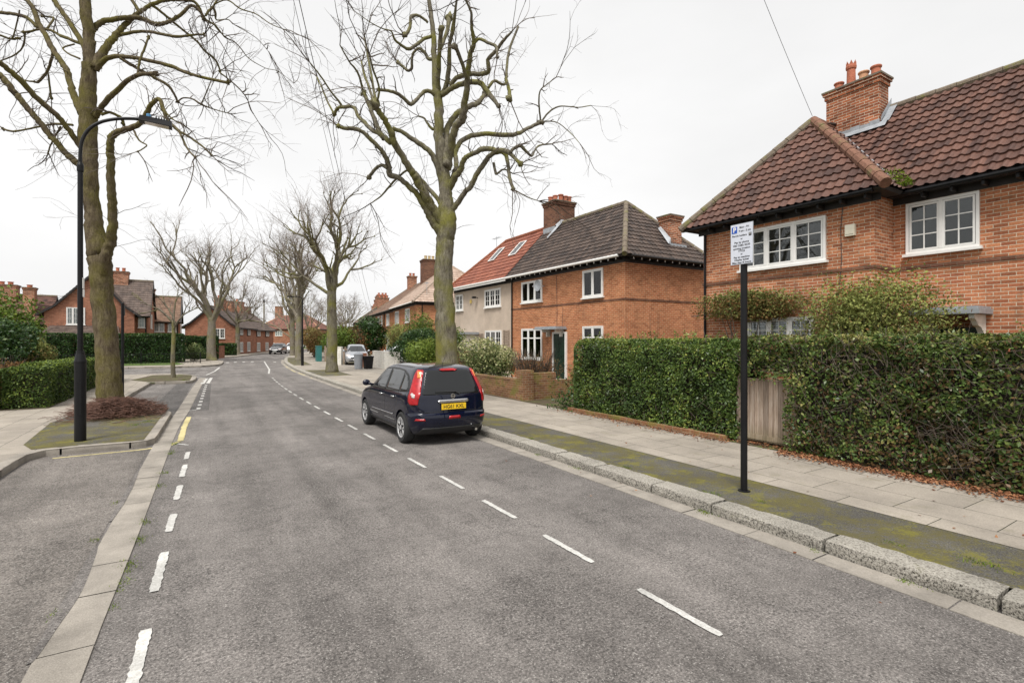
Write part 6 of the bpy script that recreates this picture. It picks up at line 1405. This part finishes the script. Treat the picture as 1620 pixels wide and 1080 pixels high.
shrub('large dark evergreen shrub at the left edge of the street', (-7.6, 28.6, .1), (3.6, 4.6, 2.7), M['leaf_dark'], 16000, .07, 80, lobes=12, tmean=.5)
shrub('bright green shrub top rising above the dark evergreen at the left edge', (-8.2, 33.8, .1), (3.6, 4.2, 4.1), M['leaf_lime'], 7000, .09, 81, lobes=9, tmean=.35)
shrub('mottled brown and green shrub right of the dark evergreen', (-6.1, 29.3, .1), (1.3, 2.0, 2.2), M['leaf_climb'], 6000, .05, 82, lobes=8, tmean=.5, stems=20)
shrub('low brown dead-looking bushes behind the low clipped hedges', (-6.2, 24.5, .1), (2.6, 6, 1.35), M['leaf_brown'], 5000, .045, 83, lobes=9, stems=60, tips=200, tmean=.3, shell=.2)
# moss, weeds, litter
def tufts(name, label, spots, n, h, seed, mat='grass', kind='stuff'):
    r = random.Random(seed); m = MB(); t = []
    for (x, y, z, s) in spots:
        for _ in range(int(n*s)):
            px, py = x+r.gauss(0, .035*s), y+r.gauss(0, .06*s); a = r.uniform(0, 2*PI); w = .004; L = h*r.uniform(.4, 1.2)*s; dx, dy = r.gauss(0, .5)*L, r.gauss(0, .5)*L
            k = len(m.v); m.v += [(px-math.cos(a)*w, py-math.sin(a)*w, z), (px+math.cos(a)*w, py+math.sin(a)*w, z), (px+dx, py+dy, z+L)]; m.f.append((k, k+1, k+2)); t += [r.random()]*3
    o = m.build(name, M[mat], None, tint=[[q]*3 for q in t]); tag(o, kind=kind); return o
r = random.Random(12); sp = []
for y in (2.9,3.65,3.7,4.9,5.2,5.35,5.6,5.75,6.4,7.0,8.6,9.4,10.9,11.0,11.2,11.9): sp.append((curve([(-10,-.62),(4,-.60),(7,-.555),(12,-.48)], y)+.01, y, .005, r.uniform(.5,1.5)))
for y in (5.0,6.6,8.0): sp.append((-.93, y, .006, .7))
for y in (2.65,3.9,3.95,6.3,1.9,7.4): sp.append((5.06, y, .01, r.uniform(.6,1.3)))
for y in (3.6,4.1,2.2,1.6,5.6,8.2): sp.append((5.43+r.uniform(0,.3), y, .12, r.uniform(.7,1.4)))
for x, y in ((-1.3,14.2),(-1.1,14.6),(-1.2,17.2),(-.9,16.9),(-.75,28.6),(-.7,28.9),(-1.9,27.6)): sp.append((x, y, .12, 1.6))
tufts('grass_tufts', None, sp, 60, .022, 3)
m = 9000; rg = np.random.default_rng(8); y = rg.uniform(-1.5, 11, m); x = 8.42+rg.gamma(1.2, .09, m)*np.where(rg.uniform(size=m) < .5, -1, 1)*.9; x = np.where((y > 5) & (y < 5.95), 8.7+.1*rg.normal(size=m), x)
keep = rg.uniform(size=m) < np.where(y < 5, 1, .45); Pz = np.stack([x, y, .128+rg.uniform(0, .03, m)], 1)[keep]; lt = leaf_mesh(Pz, .022, 'leaf_litter', M['litter'], None, 9, None, 3.0, .6); tag(lt, kind='stuff')
m = 120; P2 = np.stack([rg.uniform(4.3, 8.3, m), rg.uniform(1, 12, m), np.zeros(m)], 1); P2[:,2] = np.where(P2[:,0] < 5.1, .014, .13); P2 = P2[(P2[:,0] > 6.5) | (P2[:,0] < 5.08)]; lt = leaf_mesh(P2, .018, 'leaf_litter', M['litter'], None, 10, None, 4.0, .6); tag(lt, kind='stuff')
# heap of cut twigs round the left tree
hp = MB(); r = random.Random(44); cx, cy = cp(176, 655, 13.1)[:2]
for i in range(3400):
    a = r.uniform(0, 2*PI); d = abs(r.gauss(0, .42))+.18; ex_ = 1.25 if math.cos(a) > 0 else .9
    x = cx+math.cos(a)*d*ex_+.12; y = cy-.45+math.sin(a)*d*.95; hgt = max(0, .52-.38*d)*r.random()**.7; z = .13+hgt; x = min(x, -.83)
    ang = r.uniform(0, PI*2); L = r.uniform(.12, .42); dv = Vector((math.cos(ang), math.sin(ang), r.uniform(-.25, .35)))*L; p = Vector((x, y, z)); e = p+dv
    if e.x > -.8: e.x = -.8
    e.z = max(.125, e.z); mid = p.lerp(e, .5)+rv(r, .02); hp.tube([p, mid, e], [.006, .005, .003], 3, cap=False)
ho = empty('twig_heap', (cx, cy-.4, .12), 'heap of reddish brown cut twigs piled round the foot of the mossy tree', 'twig heap'); hp.build('twigs', M['twig_red'], ho)
hc = MB(); hc.ball((cx+.12, cy-.45, .10), .5, .25, 16, (1.15, .95, .4)); hc.build('debris', M['core'], ho)
# ------------------------------------------------------------------ walls, bins, fences
def wall(label, pts, h, t, mat, cat='wall', name='garden_wall', cap=True, z=.1, hs=None):
    root = empty(name, (*pts[0], z), label, cat); w = MB(); c = MB()
    for i, (a, b) in enumerate(zip(pts, pts[1:])):
        a = Vector((*a, 0)); b = Vector((*b, 0)); u = (b-a).normalized(); n = Vector((u.y, -u.x, 0)); L = (b-a).length; hh = hs[i] if hs else h
        w.obox((a.x, a.y, z), u, n, -.0, L, -t/2, t/2, 0, hh)
        if cap: c.obox((a.x, a.y, z), u, n, -.01, L+.01, -t/2-.012, t/2+.012, hh+.001, hh+.06)
    w.build('brickwork', M[mat], root, uv=True)
    if cap: c.build('coping', M[mat], root, uv=True)
    return root
gw = wall('mossy yellow-green brick garden wall with a taller corner pillar, in front of the cream-leaved bush', [(8.72,13.75),(8.72,20.6)], .62, .22, 'brick_wall')
gp_ = MB(); gp_.box(8.58,8.98,13.33,13.74,.1,1.08); gp_.build('pillar', M['brick_wall'], gw, uv=True)
gr_ = MB(); gr_.box(8.981,9.9,13.4,13.62,.1,.98); gr_.box(9.901,11.6,13.4,13.62,.1,.72); gr_.build('return_wall', M['brick_wall'], gw, uv=True)
st_ = MB(); st_.box(13.0,13.59,17.5,18.7,.1,.32); st_.box(12.7,12.999,17.5,18.7,.1,.21); tag(st_.build('doorstep', M['concrete']), 'concrete doorstep at the dark green front door', 'doorstep')
wall('white painted brick garden wall behind the blue car', [(10.2,30.0),(10.25,35.2)], 1.12, .22, 'brick_white')
wall('small red brick pier beside the grey and black bins', [(9.05,35.4),(9.75,35.4)], .95, .34, 'brick_far', 'pier', 'brick_pier')
wall('low brick wall at the left of the far side street corner', [(.9,58.6),(1.9,61.4)], 1.25, .25, 'brick_far')
wall('far red brick garden wall along the left terrace, nearest stretch', [(3.2,74),(5.4,82)], 1.1, .25, 'brick_far', z=-.1)
wall('far red brick garden wall along the left terrace, stretch by the parked cars', [(5.9,83.5),(8.6,92)], 1.3, .25, 'brick_far', z=-.1)
def bin_(label, x, y, mat, h=.95, w=.5, round_=False):
    root = empty('wheelie_bin' if not round_ else 'dustbin', (x, y, .12), label, 'bin'); b = MB(); l = MB()
    if round_:
        b.lathe((x, y, .12), [(.24,0),(.25,.05),(.29,h*.9),(.30,h*.92)], 20); l.lathe((x, y, .12), [(.31,h*.921),(.31,h*.97),(.18,h*1.06),(.05,h*1.1)], 20)
        q = MB(); q.tube([(x-.07,y,.12+h*1.06),(x-.05,y,.12+h*1.16),(x+.05,y,.12+h*1.16),(x+.07,y,.12+h*1.06)],.012,6); q.build('handle', mat, root)
    else:
        k = 0; c = w/2
        b.v = [(x-c*.8,y-c*.9,.16),(x+c*.8,y-c*.9,.16),(x+c*.8,y+c*.8,.16),(x-c*.8,y+c*.8,.16),(x-c,y-c*1.1,.12+h*.9),(x+c,y-c*1.1,.12+h*.9),(x+c,y+c,.12+h*.9),(x-c,y+c,.12+h*.9)]
        b.f = [(0,3,2,1),(4,5,6,7),(0,1,5,4),(1,2,6,5),(2,3,7,6),(3,0,4,7)]; l.box(x-c-.02,x+c+.02,y-c*1.1-.02,y+c+.03,.12+h*.9+.002,.12+h)
        q = MB(); q.cyl((x-c*.7,y+c*.8,.2),(x-c*.7+.05,y+c*.8,.2),.09,14); q.cyl((x+c*.7,y+c*.8,.2),(x+c*.7+.05,y+c*.8,.2),.09,14); q.build('wheels', M['black'], root)
    b.build('body', mat, root); l.build('lid', mat, root); return root
bin_('pale grey round dustbin beside the red brick pier', 8.75, 33.6, plain('bin_grey', (.33,.35,.38), .5), 1.0, .6, True)
bin_('black square bin between the grey dustbin and the white wall', 9.3, 33.3, M['black'], .85, .55)
b = MB(); x, y = 8.8, 47.2; b.box(x-.2,x+.2,y-.4,y+.4,.12,1.45); tc_ = empty('utility_cabinet', (x,y,.12), 'teal green street cabinet beside the timber fence', 'cabinet'); b.build('body', M['teal'], tc_); b = MB(); b.box(x-.22,x+.22,y-.42,y+.42,1.451,1.5); b.build('lid', M['teal'], tc_); b = MB(); b.box(x-.205,x-.201,y-.02,y+.0,.2,1.4); b.build('door_seam', M['black'], tc_)
b = MB(); fo = empty('timber_fence', (9.4,44,.12), 'weathered brown timber fence running from the teal cabinet to the tree', 'fence'); r = random.Random(6)
for i in range(34):
    yy = 46.4-i*.2; xx = 9.2+(46.4-yy)*.04; b.box(xx, xx+.03, yy-.09, yy+.085, .12, 1.35+r.uniform(-.03,.03)+(.12 if i%12 < 1 else 0))
b.build('boards', M['wood'], fo)
b = MB()
for i in range(4): yy = 46.4-i*2.1; xx = 9.2+(46.4-yy)*.04; b.box(xx-.06,xx-.001,yy-.06,yy+.06,.12,1.5)
b.build('fence_post', M['wood'], fo)
wall('short pale rendered gate pier left of the silver car', [(8.85,39.9),(9.1,39.7)], 1.35, .3, 'brick_white', 'pier', 'gate_pier')
# black railings at the side street
fo = empty('metal_railings', (-8, 48.9, .12), 'low black metal railings on the grass before the dark corner hedge', 'railings'); b = MB(); q = MB()
for i in range(60): xx = -12+i*.2; b.box(xx-.008, xx+.008, 48.79, 48.81, .12, .95)
b.box(-12.1,-.1,48.785,48.815,.90,.93); b.box(-12.1,-.1,48.785,48.815,.2,.23); b.build('bars', M['black'], fo)
for i in range(7): xx = -12+i*1.98; q.box(xx-.03, xx+.03, 48.76, 48.84, .12, 1.05)
q.build('railing_post', M['black'], fo)
v_ = MB(); v_.poly([(-30,47.0,.125),(-1.6,46.2,.125),(-1.2,48.2,.125),(-2.0,51.5,.125),(-30,51.5,.125)]); S(v_.build('lawn', M['lawn']))
v_ = MB()
fo = empty('metal_fence_panel', (-3.1, 31.4, .12), 'short black slatted metal panel by the side street corner, right of the mossy trunk', 'fence'); b = MB()
for i in range(14): b.box(-3.4, -3.37, 28.2+i*.2, 28.2+i*.2+.10, .16, .98)
b.build('slats', M['black'], fo); b = MB(); b.box(-3.42,-3.35,28.1,31.1,.985,1.04); b.box(-3.41,-3.36,28.1,31.1,.12,.158); b.box(-3.42,-3.35,28.02,28.098,.12,1.04); b.box(-3.42,-3.35,31.102,31.18,.12,1.04); b.build('rail', M['black'], fo)
b = MB(); b.box(-3.2,-2.9,30.9,31.1,.16,.98); 
# ------------------------------------------------------------------ street furniture
lp = empty('street_lamp', (-1.98, 12.5, .12), 'near black street lamp with curved swan-neck arm, in front of the mossy tree', 'street lamp', )
b = MB(); x, y = -1.98, 12.5; b.lathe((x,y,0), [(.092,.10),(.092,1.60),(.096,1.605),(.096,1.64),(.066,1.78),(.06,1.84)], 20); b.build('base', M['black'], lp, smooth=False)
b = MB(); b.lathe((x,y,0), [(.046,1.80),(.043,5.30)], 18); b.build('column', M['black'], lp); b = MB(); b.lathe((x,y,0), [(.05,5.24),(.054,5.26),(.054,5.36),(.036,5.42)], 16); b.build('collar', M['black'], lp)
b = MB(); A = [(x,y,5.35),(x,y,5.6),(x+.03,y,5.85),(x+.13,y,6.08),(x+.30,y,6.25),(x+.52,y,6.36),(x+.74,y,6.42),(x+.95,y,6.455)]; b.tube(smooth_poly(A, 6), .030, 12); b.build('arm', M['black'], lp, smooth=True)
b = MB(); k = 0
b.v = [(x+.90,y-.10,6.41),(x+1.45,y-.12,6.38),(x+1.45,y+.12,6.38),(x+.90,y+.10,6.41),(x+.92,y-.09,6.51),(x+1.45,y-.10,6.49),(x+1.45,y+.10,6.49),(x+.92,y+.09,6.51)]; b.f = [(0,3,2,1),(4,5,6,7),(0,1,5,4),(1,2,6,5),(2,3,7,6),(3,0,4,7)]
for i in range(6): xx = x+1.18+i*.045; zz = 6.51-(xx-x-.92)*.04; b.box(xx,xx+.018,y-.10,y+.10,zz,zz+.035)
lh = b.build('lamp_head', M['black'], lp); b = MB(); b.v = [(x+1.0,y-.08,6.403),(x+1.40,y-.09,6.381),(x+1.40,y+.09,6.381),(x+1.0,y+.08,6.403),(x+1.0,y-.08,6.395),(x+1.40,y-.09,6.372),(x+1.40,y+.09,6.372),(x+1.0,y+.08,6.395)]; b.f = [(0,1,2,3),(4,7,6,5),(0,4,5,1),(1,5,6,2),(2,6,7,3),(3,7,4,0)]; b.build('lens', M['lamp_clear'], lh)
b = MB(); b.lathe((x+1.06,y,6.505), [(.035,0),(.04,.03),(.04,.075),(.02,.085)], 12); b.build('photocell', plain('photocell_blue', (.06,.22,.42), .4), lh)
b = MB(); b.box(x+.046,x+.052,y-.09,y+.06,3.02,3.22); b.box(x+.046,x+.052,y-.06,y+.09,2.86,3.01); b.build('notice', M['white'], lp)
b = MB(); b.box(x-.03,x+.03,y-.097,y-.0925,.62,1.25); b.build('door_panel', M['black'], lp)
fl_ = empty('street_lamp', (6.35, 40.2, .12), 'far black street lamp column on the right pavement, in front of the broad bare tree', 'street lamp'); b = MB(); b.lathe((6.35,40.2,0), [(.10,.1),(.10,1.5),(.06,1.6),(.05,5.0),(.03,5.02)], 12); b.build('column', M['black'], fl_)
b = MB(); b.tube([(6.35,40.2,5.0),(6.3,40.2,5.15),(6.1,40.2,5.22),(5.7,40.2,5.22)], .03, 8); b.box(5.3,5.72,40.1,40.3,5.16,5.24); b.build('lamp_head', M['black'], fl_)
pl_ = empty('sign_post', (-2.42, 22.6, .12), 'bare black post just right of the mossy tree trunk', 'post'); b = MB(); b.lathe((-2.42,22.6,0), [(.045,.1),(.045,3.35),(.03,3.37)], 12); b.build('post', M['black'], pl_)
b = MB(); b.box(-2.39,-2.36,22.5,22.7,2.9,3.3); b.build('small_sign', M['black'], pl_)
tp = empty('telegraph_pole', (9.2, 98, 0), 'tall thin distant pole above the left brick terrace', 'pole'); b = MB(); b.tube([(9.2,98,-.5),(9.2,98,8.9)], [.16,.11], 10); b.build('pole', M['bark_far'], tp); b = MB(); b.cyl((9.2,98,8.5),(9.2,98,9.0),.14,10); b.build('cap', M['black'], tp)
fp_ = empty('bollard_post', (-5.5, 46.9, .1), 'thin pale green post before the dark hedge, left of the lamp post', 'post'); b = MB(); b.cyl((-12.3,44.9,.1),(-12.3,44.9,1.5),.05,8); fp_.location = (-12.3,44.9,.1); b.build('post', M['teal'], fp_)
# parking sign
ps = empty('parking_sign', (5.9, 3.96, .12), 'white residents parking sign with blue P on a black post at the right kerb', 'sign'); b = MB(); b.lathe((5.9,3.96,0), [(.042,.10),(.041,.12),(.041,3.03)], 20); b.lathe((5.9,3.96,0), [(.075,.118),(.075,.126),(.046,.13)], 20); b.build('post', M['black'], ps, smooth=False)
b = MB(); b.lathe((5.9,3.96,0), [(.034,3.03),(.034,3.42)], 14); b.build('clip', M['lead'], ps)
pc = Vector((5.845, 3.955, 3.265)); sr = Vector((0,-1,0)); su = Vector((0,0,1)); so_ = Vector((-1,0,0))
sw, sh = .315, .52
b = MB(); b.box(5.845,5.851,3.955-sw/2,3.955+sw/2,3.265-sh/2,3.265+sh/2); pt = b.build('sign_plate', M['lead'], ps)
b = MB(); b.box(5.8425,5.8449,3.955-sw/2+.006,3.955+sw/2-.006,3.265-sh/2+.006,3.265+sh/2-.006); b.build('sign_face', plain('sign_white', (.62,.65,.72), .4, var=.03), pt)
face = Vector((5.8425, 3.955, 3.265))
def at(a, z): return face+sr*a+su*z
b = MB(); p = at(-.100, .186); b.box(5.8405,5.8424,p.y-.038,p.y+.038,p.z-.042,p.z+.042); b.build('parking_symbol_field', plain('sign_blue', (.01,.08,.42), .4, var=.02), pt)
text_mesh('P', .085, at(-.098,.186)+so_*.002, sr, su, so_, M['white'], pt, 'parking_symbol', bold=.003, ext=.0006)
for tx, sz, a, z, wd in (('Mon - Fri',.036,.036,.210,.13),('9 am - 5 pm',.036,.045,.164,.165),('Permit holders',.033,-.03,.108,.205),('or',.030,0,.066,None),('Pay by phone',.035,0,.022,.20),('020 3282 9230',.033,0,-.018,.235),('quoting location',.031,0,-.056,.235),('77725',.033,0,-.090,.09),('or',.030,0,-.128,None),('Pay at machine',.033,0,-.166,.22),('Display ticket',.033,0,-.200,.20),('Max stay 8 hours',.034,0,-.236,.262)):
    text_mesh(tx, sz, at(a, z), sr, su, so_, M['ink'], pt, 'lettering', width=wd, ext=.0006, bold=.0007)
b = MB(); p = at(.118,.108); b.box(5.8405,5.8424,p.y-.018,p.y+.018,p.z-.020,p.z+.020); b.build('permit_symbol_field', M['ink'], pt); text_mesh('Y', .032, at(.118,.108)+so_*.002, sr, su, so_, M['white'], pt, 'permit_symbol', ext=.0006, bold=.0008)
# overhead wires
def wire(label, a, b, sag, r=.008):
    a = Vector(a); b = Vector(b); pts = [a.lerp(b, t/24)-Vector((0,0,sag*4*(t/24)*(1-t/24))) for t in range(25)]; m = MB(); m.tube(pts, r, 5); o = m.build('overhead_wire', M['cable']); tag(o, label, 'wire')
wire('thin overhead cable running down to the near house chimney', (14.45,7.62,8.25), tuple(cp(1165,-110,11)), .05, .006)
wire('thin overhead cable left of the middle tree, the darker of the pair', tuple(cp(464,-40,15)), (19.2,66.5,5.2), .15, .014)
wire('thin overhead cable left of the middle tree, the fainter of the pair', tuple(cp(455,-40,15)), (19.9,70.5,5.2), .35, .009)
wire('thin overhead cable crossing the top of the middle tree', tuple(cp(592,-30,15)), (13.65,28.8,5.1), .1, .008)
